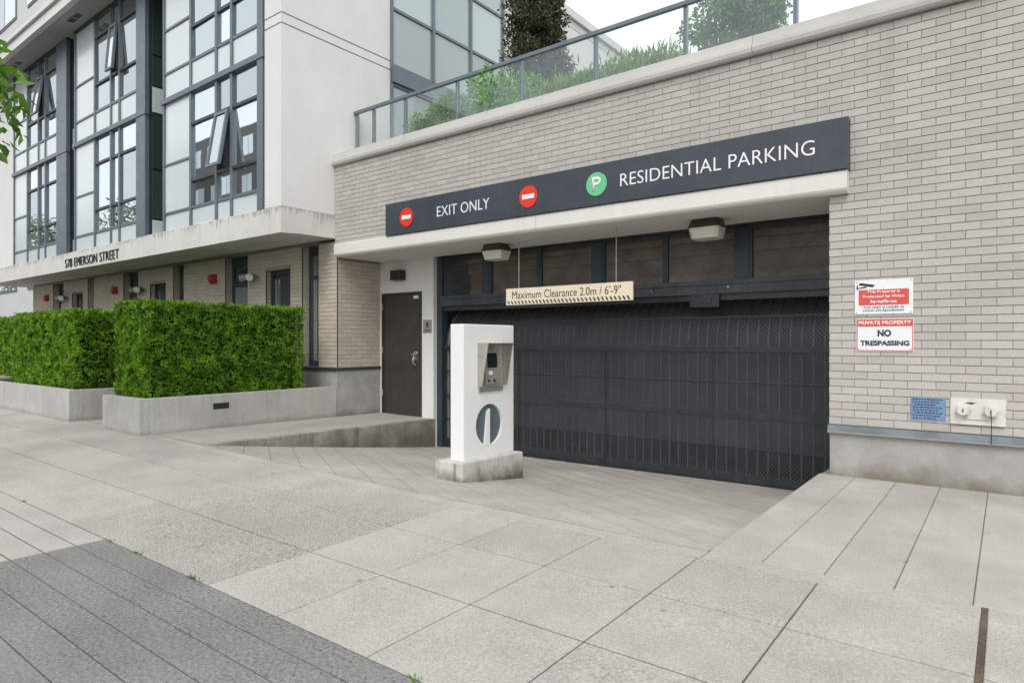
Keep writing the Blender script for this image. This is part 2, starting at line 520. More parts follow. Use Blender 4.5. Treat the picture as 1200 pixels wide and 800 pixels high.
# ------------------------------------------------------------------ brick courses
BL, BH = 0.2115, 0.0717
JT = 0.0058
JV = 0.0032
def brick_runs(u0, u1, z0, z1, holes, bonds=0.0):
    """running bond: yields (ua, ub, za, zb) clipped round the holes"""
    n = int(round((z1 - z0) / BH))
    for i in range(n):
        za = z0 + i * BH; zb = za + BH - JT
        if zb > z1 + 0.002: break
        off = bonds + (BL / 2 if i % 2 else 0.0)
        k0 = math.floor((u0 - off) / BL)
        u = off + k0 * BL
        while u < u1:
            segs = [(max(u, u0), min(u + BL - JV, u1))]
            for (ha, hb, hz0, hz1) in holes:
                if za < hz1 - 0.01 and zb > hz0 + 0.01:
                    ns = []
                    for a, b in segs:
                        if hb <= a or ha >= b: ns.append((a, b))
                        else:
                            if a < ha: ns.append((a, ha))
                            if b > hb: ns.append((hb, b))
                    segs = ns
            for a, b in segs:
                if b - a > 0.02: yield a, b, za, zb
            u += BL

def street_brick(mb, a, b, za, zb, yface, out=0.009, deep=0.02):
    j = random.uniform(-0.0012, 0.0012)
    y0 = yface - out + j; y1 = yface + deep
    c = 0.0022
    vs = [(a, y1, za), (b, y1, za), (b, y1, zb), (a, y1, zb), (a, y0 + c, za), (b, y0 + c, za), (b, y0 + c, zb), (a, y0 + c, zb),
          (a + c, y0, za + c), (b - c, y0, za + c), (b - c, y0, zb - c), (a + c, y0, zb - c)]
    fs = [(8, 9, 10, 11), (4, 5, 9, 8), (5, 6, 10, 9), (6, 7, 11, 10), (7, 4, 8, 11), (0, 1, 5, 4), (1, 2, 6, 5), (2, 3, 7, 6), (3, 0, 4, 7)]
    mb.add(vs, fs)

def side_brick(mb, a, b, za, zb, xface, sgn=1, out=0.007, deep=0.02):
    x0 = xface + sgn * out; x1 = xface - sgn * deep
    if sgn > 0: mb.box(x1, x0, a, b, za, zb)
    else: mb.box(x0, x1, a, b, za, zb)

# ------------------------------------------------------------------ ground
def cl(v): return max(0.0, min(1.0, v))
def gz(x, y):
    t = cl((y - 1.745) / 1.9); l = cl((-x - 4) / 4.8)
    return t * (0.03 + 0.065 * l)
XD0, XD1, YD0, YD1 = -7.5, -1.445, 3.83, 7.78      # the driveway ramp
def rz(x, y):
    t = cl((XD1 - x) / (XD1 - XD0)); k = cl((y - YD0) / (YD1 - YD0))
    top = gz(x, YD0); low = -0.40 - 0.05 * t
    kk = k + 0.10 * k * (1 - k)
    return top + (low - top) * kk

gm = MB()
HX0, HX1, HY0, HY1 = -8.75, -0.3, 3.6, 15.2
for (x0, x1, y0, y1) in ((-900, 900, -900, HY0), (-900, 900, HY1, 900), (-900, HX0, HY0, HY1), (HX1, 900, HY0, HY1)):
    gm.add([(x0, y0, -0.19), (x1, y0, -0.19), (x1, y1, -0.19), (x0, y1, -0.19)], [(0, 1, 2, 3)])
struct(part('ground', gm, 'asphalt'))
rd = MB().add([(-120, -11, -0.145), (120, -11, -0.145), (120, -0.78, -0.145), (-120, -0.78, -0.145)], [(0, 1, 2, 3)])
struct(part('road', rd, 'asphalt'))
struct(part('kerb', B(-60, 40, -0.78, -0.62, -0.16, -0.004), 'strip_light', bevel=.015))

def slab(name, x0, x1, y0, y1, mat, parent, zf, gap=0.006, th=0.022, c=0.004, nsub=1):
    """paving piece with eased edges following the fall of the ground"""
    x0 += gap / 2; x1 -= gap / 2; y0 += gap * .8; y1 -= gap * .8
    ring = [(x0, y0), (x1, y0), (x1, y1), (x0, y1)]
    inn = [(x0 + c, y0 + c), (x1 - c, y0 + c), (x1 - c, y1 - c), (x0 + c, y1 - c)]
    vs = [(x, y, zf(x, y) - th) for x, y in ring] + [(x, y, zf(x, y) - c * .8) for x, y in ring] + [(x, y, zf(x, y)) for x, y in inn]
    fs = [(8, 9, 10, 11)]
    for i in range(4):
        j = (i + 1) % 4
        fs += [(i, j, 4 + j, 4 + i), (4 + i, 4 + j, 8 + j, 8 + i)]
    return part(name, MB().add(vs, fs), mat, parent)

def sheet(x0, x1, y0, y1, zf, dz, nx=24, ny=8):
    mb = MB(); vs = []; fs = []
    for j in range(ny + 1):
        for i in range(nx + 1):
            x = x0 + (x1 - x0) * i / nx; y = y0 + (y1 - y0) * j / ny
            vs.append((x, y, zf(x, y) + dz))
    for j in range(ny):
        for i in range(nx):
            a = j * (nx + 1) + i
            fs.append((a, a + 1, a + nx + 2, a + nx + 1))
    return mb.add(vs, fs)

# sidewalk: bedding with cast slabs
sw = struct(part('sidewalk', sheet(-30, 6, 1.735, 3.835, gz, -0.0065, 90, 12), 'joint'))
rows = [1.745, 2.395, 3.04, 3.685]
EXPJ = -0.09
xs = [-4.055 + .651 * i for i in range(7)]
xs[-1] = EXPJ - .011
cols = [(xs[i], xs[i + 1]) for i in range(6)]
x = EXPJ + .011
while x < 5: cols.append((x, x + .655)); x += .655
xl = -4.055
for w in (1.35, 1.95, 2.0, 1.9, 2.05, 1.95, 2.0, 2.0, 2.0, 2.0, 2.0, 2.0):
    cols.append((xl - w, xl)); xl -= w
for (a, b) in cols:
    for j in range(3):
        slab('paving_slab', a, b, rows[j], rows[j + 1], 'pave_worn' if -5.6 < a < -4.0 else 'pave', sw, gz, gap=.007)
# border band at the back of the sidewalk
for (a, b) in ((-8.79, -6.0), (-6.0, -4.055), (-4.055, -1.44), (-1.44, EXPJ - .011), (EXPJ + .011, 2.0), (2.0, 5)):
    slab('border_slab', a, b, 3.685, 3.83, 'pave_fine', sw, gz, gap=.005)
for (a, b) in ((-12, -8.79), (-16, -12), (-20, -16), (-24, -20)):
    slab('border_slab', a, b, 3.685, 3.83, 'pave_fine', sw, gz, gap=.005)
part('joint_debris', sheet(EXPJ - .0125, EXPJ + .0125, 1.75, 3.84, gz, -0.0035, 1, 20), 'dirt', sw)

# boulevard strip between sidewalk and kerb
bs = struct(part('boulevard_strip', B(-30, 6, -0.625, 1.738, -0.12, -0.006), 'joint'))
flat = lambda x, y: 0.0
y = 1.745
k = 0
while y > -0.55:
    y2 = y - .172
    slab('grooved_strip', -4.72, 5.5, y2, y, 'strip_dark', bs, flat, gap=.0035, th=.013, c=.003)
    xx = -4.72
    for w in (4.2, 5.0, 5.0, 6.0):
        slab('grooved_strip', xx - w, xx, y2, y, 'strip_light', bs, flat, gap=.006, th=.013, c=.003)
        xx -= w
    y = y2; k += 1

# raised paving to the right of the driveway
rp = struct(part('side_paving', sheet(-1.44, 5, 3.835, 6.72, lambda x, y: gz(x, y) + .012 * cl((y - 3.8) / 3), -0.006, 4, 4), 'joint'))
zr = lambda x, y: gz(x, y) + .012 * cl((y - 3.8) / 3)
xj = [-1.44, -1.13, -.80, -.468, -.137, .20, .53, .86, 1.2, 1.53, 1.86, 2.2, 2.9, 3.6, 4.3, 5]
for a, b in zip(xj[:-1], xj[1:]):
    slab('paving_strip', a, b, 3.83, 6.705, 'pave_fine', rp, zr, gap=.0045)
part('side_kerb_face', MB().hexa([(-1.436, 3.85, -.05), (-1.40, 3.85, -.05), (-1.36, 7.75, -.5), (-1.436, 7.75, -.5)],
     [(-1.436, 3.85, gz(-1.4, 3.84) - .016), (-1.40, 3.85, gz(-1.4, 3.84) - .016), (-1.36, 7.75, .022), (-1.436, 7.75, .022)]), 'pave_fine', rp)

# driveway ramp: cast strips with oblique joints
dw = struct(part('driveway', sheet(XD0 - .02, XD1 + .02, YD0, YD1 + .25, rz, -0.007, 24, 24), 'joint'))
def clip_poly(poly, n, d, keep_less):
    out = []
    for i in range(len(poly)):
        p, q = poly[i], poly[(i + 1) % len(poly)]
        a = p[0] * n[0] + p[1] * n[1] - d; b = q[0] * n[0] + q[1] * n[1] - d
        if not keep_less: a, b = -a, -b
        if a <= 0: out.append(p)
        if a * b < 0:
            t = a / (a - b); out.append((p[0] + (q[0] - p[0]) * t, p[1] + (q[1] - p[1]) * t))
    return out
nrm = (math.sin(R(31)), math.cos(R(31)))
gap = .005
d = -1.0
while d < 6.4:
    # cut each band again so that the pieces follow the curve of the ramp
    poly = [(XD0, YD0 + .004), (XD1 - .003, YD0 + .004), (XD1 - .003, YD1 + .2), (XD0, YD1 + .2)]
    poly = clip_poly(poly, nrm, d + gap / 2, False)
    if len(poly) > 2: poly = clip_poly(poly, nrm, d + .281 - gap / 2, True)
    if len(poly) > 2:
        mb = MB()
        ys_ = np.linspace(YD0, YD1 + .21, 9)
        for a_, b_ in zip(ys_[:-1], ys_[1:]):
            q = clip_poly(clip_poly(poly, (0, 1), a_, False), (0, 1), b_, True)
            if len(q) > 2:
                mb.add([(x, y, rz(x, y)) for x, y in q], [tuple(range(len(q)))])
        n = len(poly)
        mb.add([(x, y, rz(x, y) - .02) for x, y in poly] + [(x, y, rz(x, y) - .0005) for x, y in poly],
               [(i, (i + 1) % n, n + (i + 1) % n, n + i) for i in range(n)])
        part('ramp_strip', mb, 'ramp', dw)
    d += .281

# landing beside the ramp, and its stained kerb face
lz = lambda x, y: gz(x, y) + (0.035 - 0.085) * cl((y - 3.83) / 3.8)
ld = struct(part('landing', sheet(-8.82, -7.5, 3.835, 7.66, lz, 0.0, 3, 8), 'pave_fine'))
mb = MB()
N = 10
lo = [(-7.497, 3.835 + 3.84 * i / N) for i in range(N + 1)]
vs = [(x, y, rz(x, y) - .03) for x, y in lo] + [(x, y, lz(x, y) + .0005) for x, y in lo] + [(-7.62, y, lz(x, y) + .0035) for x, y in lo]
fs = []
for i in range(N):
    fs += [(i, i + 1, N + 2 + i, N + 1 + i), (N + 1 + i, N + 2 + i, 2 * N + 3 + i, 2 * N + 2 + i)]
part('landing_kerb', mb.add(vs, fs), 'wedge', ld)
struct(part('entry_path', sheet(-26, -8.8, 3.835, 6.72, gz, -0.002, 8, 4), 'pave_fine'))

# ------------------------------------------------------------------ garage building
D = 6.7
ZB = 0.522                 # first course
gb = thing('garage_building', 'buff brick garage building with concrete plinth, long canopy and roof terrace', 'building', (-4, 8, 0))
OPX0, OPX1 = -8.80, -1.35
core = MB()
core.box(OPX1, 5, D, D + .35, .40, 4.2)                        # right of the opening
core.box(-8.84, OPX1, D, D + .35, 2.72, 4.2)                   # above the opening
part('mortar_wall', core, 'mortar', gb)
part('plinth', B(OPX1 + .004, 5, D - .012, D + .36, -0.5, .455), 'plinth', gb, bevel=.008)
part('jamb_return', B(OPX1 + .002, OPX1 + .3, D + .36, 7.95, -.6, 2.66), 'mortar', gb)
fl = MB()
for a, b in ((OPX1 - .008, .40), (.404, 2.7), (2.704, 5)):
    fl.add([(a, D - .045, .452), (b, D - .045, .452), (b, D + .02, .452), (a, D + .02, .452),
            (a, D - .03, .512), (b, D - .03, .512), (b, D + .02, .518), (a, D + .02, .518)],
           [(0, 3, 2, 1), (4, 5, 6, 7), (0, 1, 5, 4), (1, 2, 6, 5), (2, 3, 7, 6), (3, 0, 4, 7)])
part('base_flashing', fl, 'flash', gb)
part('drip_edge', B(OPX1 - .01, 5, D - .050, D - .0455, .444, .458), 'steel_dull', gb)

ZT = ZB + 51 * BH
holes = [(-20, OPX1, -1, 2.80)]
full = []
rest = MB()
single = []
for (a, b, za, zb) in brick_runs(-8.84, 5, ZB, ZT, holes, bonds=0.03):
    if b - a > BL - JV - .002 and -1.3 < a and b < .62:
        single.append((a, za))
    else:
        street_brick(rest, a, b, za, zb, D)
def shown(p):                       # how large it shows from the street side
    x, z = p
    return x * x * .2 + (x - .1) ** 2 * 3 * (x > -.02) - x * 1.1 + abs(z - 1.3) * .04
single.sort(key=shown)
bm0 = MB(); street_brick(bm0, 0, BL - JV, 0, BH - JT, 0)
bmesh_one = bm0.mesh('brick')
for i, (a, za) in enumerate(single):
    if i < 300:
        o = link('brick', bmesh_one, 'brick', gb, (a, D + random.uniform(-.001, .0008), za))
    else:
        street_brick(rest, a, a + BL - JV, za, za + BH - JT, D)
o = part('brick_courses', rest, 'brick', gb); o['kind'] = 'stuff'
# brick return of the jamb inside the opening
rb = MB()
for (a, b, za, zb) in brick_runs(D + .02, 7.7, ZB, 2.66, []):
    side_brick(rb, a, b, za, zb, OPX1 + .002, -1)
o = part('jamb_bricks', rb, 'brick', gb); o['kind'] = 'stuff'

# coping stones and flashing under the balustrade
for a, b in ((-8.86, -7.15), (-7.146, -4.62), (-4.616, -2.05), (-2.046, .6), (.604, 3.1), (3.104, 5)):
    prof = [(D - .055, 4.195), (D - .075, 4.215), (D - .085, 4.25), (D - .085, 4.285), (D - .06, 4.292), (D - .06, 4.378), (D + .50, 4.385), (D + .50, 4.195)]
    n = len(prof)
    mb = MB().add([(a, y, z) for y, z in prof] + [(b, y, z) for y, z in prof],
                  [tuple(range(n)), tuple(range(2 * n - 1, n - 1, -1))] + [(i, n + i, n + (i + 1) % n, (i + 1) % n) for i in range(n)])
    part('coping_stone', mb, 'coping', gb)
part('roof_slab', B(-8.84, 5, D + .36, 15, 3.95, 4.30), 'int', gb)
part('terrace_deck', B(-8.84, 5, D + .51, 15, 4.301, 4.34), 'pave_fine', gb)

# canopy over the opening
cp = MB()
prof = [(D - .095, 2.70), (D - .105, 2.72), (D - .105, 2.875), (D - .09, 2.888), (D + .2, 2.888), (D + .2, 2.80), (7.64, 2.80), (7.64, 2.685), (D - .07, 2.680)]
n = len(prof)
def canopy(a, b):
    return MB().add([(a, y, z) for y, z in prof] + [(b, y, z) for y, z in prof],
                    [tuple(range(n)), tuple(range(2 * n - 1, n - 1, -1))] + [(i, n + i, n + (i + 1) % n, (i + 1) % n) for i in range(n)])
part('canopy', canopy(-8.74, -4.702), 'canopy', gb)
part('canopy', canopy(-4.698, -1.18), 'canopy', gb)

# recessed white wall with a door
YW = 7.635
ww = MB()
DX0, DX1, DZ0, DZ1 = -8.765, -7.765, .03, 2.14
ww.box(-8.82, DX0, YW, YW + .2, -.1, 2.684)
ww.box(DX1, -7.5, YW, YW + .2, -.55, 2.684)
ww.box(DX0, DX1, YW, YW + .2, DZ1, 2.684)
ww.box(DX0, DX1, YW, YW + .2, -.55, DZ0 - .005)
part('white_wall', ww, 'white', gb)
dr = part('steel_door', B(DX0 + .035, DX1 - .035, YW + .02, YW + .065, DZ0 + .012, DZ1 - .04), 'steel_door', gb, bevel=.003)
fm = MB()
fm.box(DX0 + .002, DX0 + .032, YW - .008, YW + .1, DZ0, DZ1 - .002)
fm.box(DX1 - .032, DX1 - .002, YW - .008, YW + .1, DZ0, DZ1 - .002)
fm.box(DX0 + .0325, DX1 - .0325, YW - .007, YW + .1, DZ1 - .036, DZ1 - .003)
part('door_frame', fm, 'steel_door', gb)
hd = MB()
hd.box(-7.955, -7.885, YW + .008, YW + .019, .98, 1.14)
hd.cyl((-7.92, YW - .03, 1.095), (0, 1, 0), .028, .04, 16)
hd.tube([(-7.92, YW - .035, 1.04), (-7.925, YW - .06, .99), (-7.915, YW - .055, .94), (-7.90, YW - .02, .91)], .012, 8)
hd.box(-7.97, -7.87, YW - .045, YW - .025, 1.06, 1.10)
part('door_handle', hd, 'steel', dr, smooth=False)
for z in (.35, 1.1, 1.85):
    part('hinge', MB().cyl((DX0 + .034, YW - .012, z), (0, 0, 1), .009, .11, 10), 'steel_dull', dr)
part('door_sticker', B(-7.985, -7.87, YW + .0165, YW + .0195, 2.025, 2.075), 'signwhite', dr)
part('threshold', B(DX0, DX1, YW - .03, YW + .12, DZ0 - .004, DZ0 + .010), 'steel_dull', gb)

# brick pier between garage and apartments
pr = MB()
part('pier_core', B(-9.30, -8.812, D + .012, 7.64, .86, 2.96), 'mortar', gb)
part('pier_plinth', B(-9.80, -8.80, D - .004, 7.632, -.2, .815), 'plinth', gb, bevel=.006)
part('pier_flashing', MB().box(-9.82, -8.785, D - .03, D + .01, .815, .862).box(-8.815, -8.785, D + .0105, 7.632, .815, .861), 'mullion_dark', gb)
for (a, b, za, zb) in brick_runs(-9.30, -8.812, .867, 2.96, [], .05):
    street_brick(pr, a, b, za, zb, D + .012)
for (a, b, za, zb) in brick_runs(D + .035, 7.632, .867, 2.68, [], .03):
    side_brick(pr, a, b, za, zb, -8.812, 1)
o = part('pier_bricks', pr, 'brick_tan_bounce', gb); o['kind'] = 'stuff'

# inside of the garage
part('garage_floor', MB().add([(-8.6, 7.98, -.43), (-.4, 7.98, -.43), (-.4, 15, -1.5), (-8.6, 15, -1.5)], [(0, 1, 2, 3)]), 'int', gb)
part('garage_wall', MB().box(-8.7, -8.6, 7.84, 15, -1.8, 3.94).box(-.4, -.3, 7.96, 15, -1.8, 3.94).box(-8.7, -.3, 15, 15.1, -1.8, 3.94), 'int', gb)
part('added_inner_wall', B(-8.6, -.4, 10.3, 10.4, -.35, 3.54), 'int', gb)  # partition added close behind the gate to catch daylight through the mesh
part('header_wall', B(-7.55, OPX1, 8.62, 8.72, 1.92, 3.94), 'brown_in', gb)
for yy, zz, h_ in ((8.50, 2.47, .16), (8.30, 2.62, .07), (8.54, 2.10, .10)):
    part('header_joist', B(-7.5, OPX1 - .01, yy, yy + .08, zz, zz + h_), 'brown_in', gb)
part('garage_ceiling', B(-8.6, -.4, 7.84, 15, 3.55, 3.94), 'brown_in', gb)
for yy in (9.2, 10.4, 11.6, 12.8):
    part('ceiling_beam', B(-8.6, -.4, yy, yy + .35, 2.75, 3.549), 'brown_in', gb)
for yy, zz, r in ((8.75, 2.62, .06), (9.0, 2.42, .045), (10.0, 2.55, .09), (11.1, 2.5, .06)):
    part('ceiling_pipe', MB().tube([(-8.55, yy, zz), (-.45, yy, zz)], r, 10), 'pipe', gb, smooth=True)

# ------------------------------------------------------------------ transom screen over the gate
def diamond(mb, x0, x1, t0, t1, f, cw=.042, ch=.048, w=.0052):
    """expanded mesh: zigzag flat strands; f(x, t) -> point"""
    nx = int((x1 - x0) / (cw / 2)); nt = max(1, int((t1 - t0) / (ch / 2)))
    dx = (x1 - x0) / nx; dt = (t1 - t0) / nt
    for j in range(nt):
        ta = t0 + j * dt; tb = ta + dt
        for i in range(nx):
            xa = x0 + i * dx; xb = xa + dx
            if (i + j) % 2: p, q = (xa, ta), (xb, tb)
            else: p, q = (xa, tb), (xb, ta)
            h = w * .62
            mb.add([f(p[0] - h, p[1]), f(p[0] + h, p[1]), f(q[0] + h, q[1]), f(q[0] - h, q[1])], [(0, 1, 2, 3)])

YG = 7.735
ts = thing('transom_screen', 'dark steel frame with wire mesh panels above the garage gate', 'screen', (-4.5, YG, 1.85))
part('post', B(-7.498, -7.385, YG - .02, YG + .12, -.46, 2.683), 'post', ts, bevel=.004)
bm_ = MB().box(-7.383, OPX1 - .004, YG - .035, YG + .10, 1.875, 2.035)
part('beam', bm_, 'beam', ts, bevel=.006)
part('beam_lip', B(-7.383, OPX1 - .004, YG - .055, YG - .0355, 1.985, 2.042), 'beam', ts, bevel=.004)
part('top_rail', B(-7.383, OPX1 - .004, YG, YG + .05, 2.655, 2.684), 'post', ts)
for a, b in ((-6.535, -6.35), (-4.56, -4.355), (-2.60, -2.385)):
    p = part('post', B(a, b, YG - .01, YG + .06, 2.036, 2.654), 'post', ts, bevel=.004)
    part('post_channel', B(a + .035, b - .035, YG - .018, YG - .0105, 2.036, 2.654), 'post', p)
for a, b in ((-5.485, -5.40), (-3.515, -3.44)):
    part('post', B(a, b, YG - .005, YG + .04, 2.036, 2.654), 'post', ts, bevel=.003)
for a, b in ((-7.383, -6.536), (-6.349, -5.486), (-5.399, -4.561), (-4.354, -3.516), (-3.439, -2.601), (-2.384, OPX1 - .004)):
    mb = MB()
    diamond(mb, a, b, 2.043, 2.654, lambda x, t: (x, YG + .02, t))
    o = part('mesh_panel', mb, 'mesh', ts); o['kind'] = 'stuff'
for (x, z, r) in ((-2.66, 1.955, .012), (-3.65, 1.95, .010), (-2.45, 1.99, .012), (-2.1, 2.0, .014), (-5.9, 1.95, .009)):
    part('bolt', MB().cyl((x, YG - .043, z), (0, 1, 0), r, .02, 8), 'steel', ts)
part('gate_sensor', MB().box(-3.14, -2.77, YG - .03, YG + .09, 1.72, 1.874).box(-3.0, -2.86, YG - .04, YG - .0305, 1.76, 1.83), 'black', ts, bevel=.004)
part('track_cover', B(-7.383, OPX1 - .004, YG + .012, YG + .06, 1.80, 1.874), 'black', ts)

# ------------------------------------------------------------------ garage gate
YB = 7.80
gt = thing('garage_gate', 'black barred overhead garage gate with mesh, its top curving inward', 'gate', (-4.4, YB, -.4))
GX0, GX1 = -7.36, OPX1 - .02
ZS, RC = 1.22, .76
def prof_pt(t):
    """height up to ZS, then round the bend, then back along the ceiling"""
    if t <= ZS: return (YB, t)
    L = RC * math.pi / 2
    if t < ZS + L:
        a = (t - ZS) / RC
        return (YB + RC - RC * math.cos(a), ZS + RC * math.sin(a))
    return (YB + RC + (t - ZS - L), ZS + RC)
TTOP = ZS + RC * math.pi / 2 + .5
ZG = -.375
def bar_mesh(r):
    mb = MB()
    ts_ = [ZG, .0, .4, .8, ZS] + [ZS + RC * math.pi / 2 * k / 6 for k in range(1, 7)] + [TTOP]
    prev = None
    vs = []; fs = []
    for i, t in enumerate(ts_):
        y, z = prof_pt(t)
        y2, z2 = prof_pt(min(t + .01, TTOP + .01))
        dy, dz = (y2 - y), (z2 - z); l = math.hypot(dy, dz) or 1
        ny, nz = -dz / l, dy / l
        for (sx, sn) in ((-r, -r), (r, -r), (r, r), (-r, r)):
            vs.append((sx, y + ny * sn, z + nz * sn))
    for i in range(len(ts_) - 1):
        for k in range(4):
            fs.append((i * 4 + k, i * 4 + (k + 1) % 4, (i + 1) * 4 + (k + 1) % 4, (i + 1) * 4 + k))
    return MB().add(vs, fs).mesh('bar')
barm = bar_mesh(.008)
nb = int((GX1 - GX0) / .1215)
for i in range(nb + 1):
    link('bar', barm, 'black', gt, (GX0 + (GX1 - GX0) * i / nb, 0.0, 0.0))
def grail(name, t, h, dep, off=0.0):
    y, z = prof_pt(t)
    part(name, B(GX0 - .015, GX1 + .015, y - dep / 2 + off, y + dep / 2 + off, z - h / 2, z + h / 2), 'black', gt, bevel=.003)
grail('rail', ZG + .045, .09, .05, -.004)
grail('rail', .42, .075, .05, -.006)
grail('rail', 1.205, .07, .055, -.008)
for t in (.03, .81, 1.62):
    grail('thin_rail', t, .022, .03, -.008)
grail('rail', ZS + RC * math.pi / 2, .05, .05)
for i in range(1, 4):
    xx = GX0 + (GX1 - GX0) * i / 4
    part('stile', B(xx - .006, xx + .006, YB - .036, YB - .0305, ZG, 1.24), 'black', gt)
part('bottom_seal', B(GX0, GX1, YB - .02, YB + .02, ZG - .055, ZG - .001), 'ink', gt)
mb = MB()
def gate_pt(x, t):
    y, z = prof_pt(t)
    a = 0 if t <= ZS else min(1.5, (t - ZS) / RC)
    return (x, y - .016 * math.cos(a), z + .016 * math.sin(a))
diamond(mb, GX0, GX1, ZG + .09, ZS + RC * 1.3, gate_pt, .046, .052, .0046)
o = part('gate_mesh', mb, 'mesh', gt); o['kind'] = 'stuff'
for xx in (GX0 - .012, GX1 + .012):
    part('track', MB().tube([(xx, prof_pt(t)[0] + .06, prof_pt(t)[1] - .0) for t in [ZG, ZS] + [ZS + RC * math.pi / 2 * k / 8 for k in range(1, 9)] + [TTOP + 1.2]], .022, 6), 'steel_dull', gt)

# ------------------------------------------------------------------ overhead sign
YS = 6.575
sg = thing('overhead_sign', 'long charcoal sign board lettered EXIT ONLY and RESIDENTIAL PARKING above the gate', 'sign', (-4.3, YS, 2.89))
part('board', B(-7.468, -1.167, YS, D - .012, 2.889, 3.367), 'navy', sg, bevel=.004)
lettering('letter', 'EXIT ONLY', -6.385, 3.052, .955, .143, YS, 'letter', sg, .006, -.007, 1.02, True)
lettering('letter', 'RESIDENTIAL PARKING', -3.50, 3.060, 2.05, .142, YS, 'letter', sg, .006, -.007, 1.02, True)
for xx, r in ((-7.006, .138), (-4.792, .138)):
    d_ = part('no_entry_disc', MB().cyl((xx, YS - .008, 3.122), (0, 1, 0), r, .0075, 40), 'red', sg)
    part('white_bar', B(xx - r * .68, xx + r * .68, YS - .0115, YS - .0082, 3.122 - .028, 3.122 + .028), 'letter', d_)
d_ = part('parking_disc', MB().cyl((-3.809, YS - .008, 3.132), (0, 1, 0), .137, .0075, 40), 'green', sg)
lettering('letter_p', 'P', -3.809 - .055, 3.132 - .082, .115, .165, YS - .008, 'letter', d_, .004, .012)

# ------------------------------------------------------------------ clearance sign on chains
YC = 6.93
cs = thing('clearance_sign', 'cream maximum clearance board hanging on two chains below the canopy', 'sign', (-4.48, YC, 1.79))
bd = part('board', B(-5.42, -3.52, YC - .012, YC + .012, 1.79, 2.012), 'cream', cs, bevel=.002)
lettering('clearance_text', 'Maximum Clearance 2.0m / 6\'-9"', -5.315, 1.872, 1.64, .105, YC - .0122, 'ink', bd, .002, -.002)
hz = MB()
x = -5.40
while x < -3.57:
    hz.add([(x + .028, YC - .0142, 1.800), (x + .052, YC - .0142, 1.800), (x + .024, YC - .0142, 1.846), (x, YC - .0142, 1.846)], [(0, 1, 2, 3)])
    hz.add([(x + .028, YC - .0128, 1.800), (x + .052, YC - .0128, 1.800), (x + .024, YC - .0128, 1.846), (x, YC - .0128, 1.846)], [(3, 2, 1, 0)])
    x += .058
part('hazard_stripes', hz, 'ink', bd)
for xx in (-5.21, -3.745):
    mb = MB()
    z = 2.005; i = 0
    while z < 2.69:
        pts = []
        for k in range(9):
            a = 2 * math.pi * k / 8
            u, v = math.cos(a) * .007, math.sin(a) * .017
            pts.append((xx + (u if i % 2 else 0), YC + (0 if i % 2 else u), z + .017 + v))
        mb.tube(pts, .0028, 4)
        z += .0265; i += 1
    part('chain', mb, 'steel', cs)

# ------------------------------------------------------------------ canopy lamps
def canopy_lamp(x, y, label):
    t = thing('canopy_lamp', label, 'lamp', (x, y, 2.683), 'lamps under the canopy')
    def ring(w, d, z, c):
        return [(x - w + c, y - d, z), (x + w - c, y - d, z), (x + w, y - d + c, z), (x + w, y + d - c, z), (x + w - c, y + d, z), (x - w + c, y + d, z), (x - w, y + d - c, z), (x - w, y - d + c, z)]
    part('housing', MB().hexa(ring(.185, .155, 2.585, .03), ring(.15, .12, 2.684, .03)), 'bronze', t, bevel=.004)
    mb = MB().hexa(ring(.155, .125, 2.462, .045), ring(.178, .148, 2.584, .035))
    part('lens', mb, 'lens', t, bevel=.008)
canopy_lamp(-5.80, 7.18, 'square bronze canopy lamp with frosted lens beside EXIT ONLY sign end')
canopy_lamp(-2.72, 7.18, 'square bronze canopy lamp with frosted lens under RESIDENTIAL PARKING lettering')

# ------------------------------------------------------------------ things on the white wall
t = thing('wall_lamp', 'small black box lamp on white wall above the brown door', 'lamp', (-8.28, YW, 2.34))
part('housing', B(-8.41, -8.155, YW - .13, YW - .0005, 2.375, 2.515), 'ink', t, bevel=.008)
part('visor', MB().hexa([(-8.41, YW - .15, 2.345), (-8.155, YW - .15, 2.345), (-8.155, YW - .001, 2.345), (-8.41, YW - .001, 2.345)],
                      [(-8.41, YW - .131, 2.3745), (-8.155, YW - .131, 2.3745), (-8.155, YW - .001, 2.3745), (-8.41, YW - .001, 2.3745)]), 'bronze', t)
t = thing('stair_number_sign', 'small grey plate with number one beside the brown door', 'sign', (-7.64, YW, 1.44))
pl = part('plate', B(-7.735, -7.535, YW - .008, YW - .0005, 1.44, 1.66), 'steel_dull', t, bevel=.002)
lettering('numeral', '1', -7.655, 1.535, .04, .085, YW - .008, 'ink', pl, .003, .01)
part('braille_line', B(-7.69, -7.58, YW - .0105, YW - .0082, 1.475, 1.49), 'ink', pl)

# ------------------------------------------------------------------ signs on the brick wall
t = thing('surveillance_sign', 'white and red video surveillance warning plate on the brick wall', 'sign', (-.9, D, 1.55))
YP = D - .012
pl = part('plate', B(-1.131, -.668, YP - .004, YP, 1.55, 1.862), 'signwhite', t, bevel=.001)
part('red_field', B(-1.098, -.70, YP - .0062, YP - .0042, 1.632, 1.772), 'fadedred', pl)
for i, (s_, w) in enumerate((('This Property is', .26), ('Protected by Video', .33), ('Surveillance', .21))):
    lettering('sign_text', s_, -.899 - w / 2, 1.734 - i * .043, w, .030, YP - .0062, 'letter', pl, .0015, .03)
for i, (s_, w) in enumerate((('THIS AREA IS UNDER 24', .32), ('HOUR LIVE RECORDING', .32))):
    lettering('sign_text', s_, -.899 - w / 2, 1.601 - i * .029, w, .020, YP - .004, 'inkblue', pl, .0015, .012)
cmb = MB()
cmb.add([(-1.10, YP - .006, 1.818), (-1.085, YP - .006, 1.838), (-.965, YP - .006, 1.815), (-.985, YP - .006, 1.795)], [(0, 3, 2, 1)])
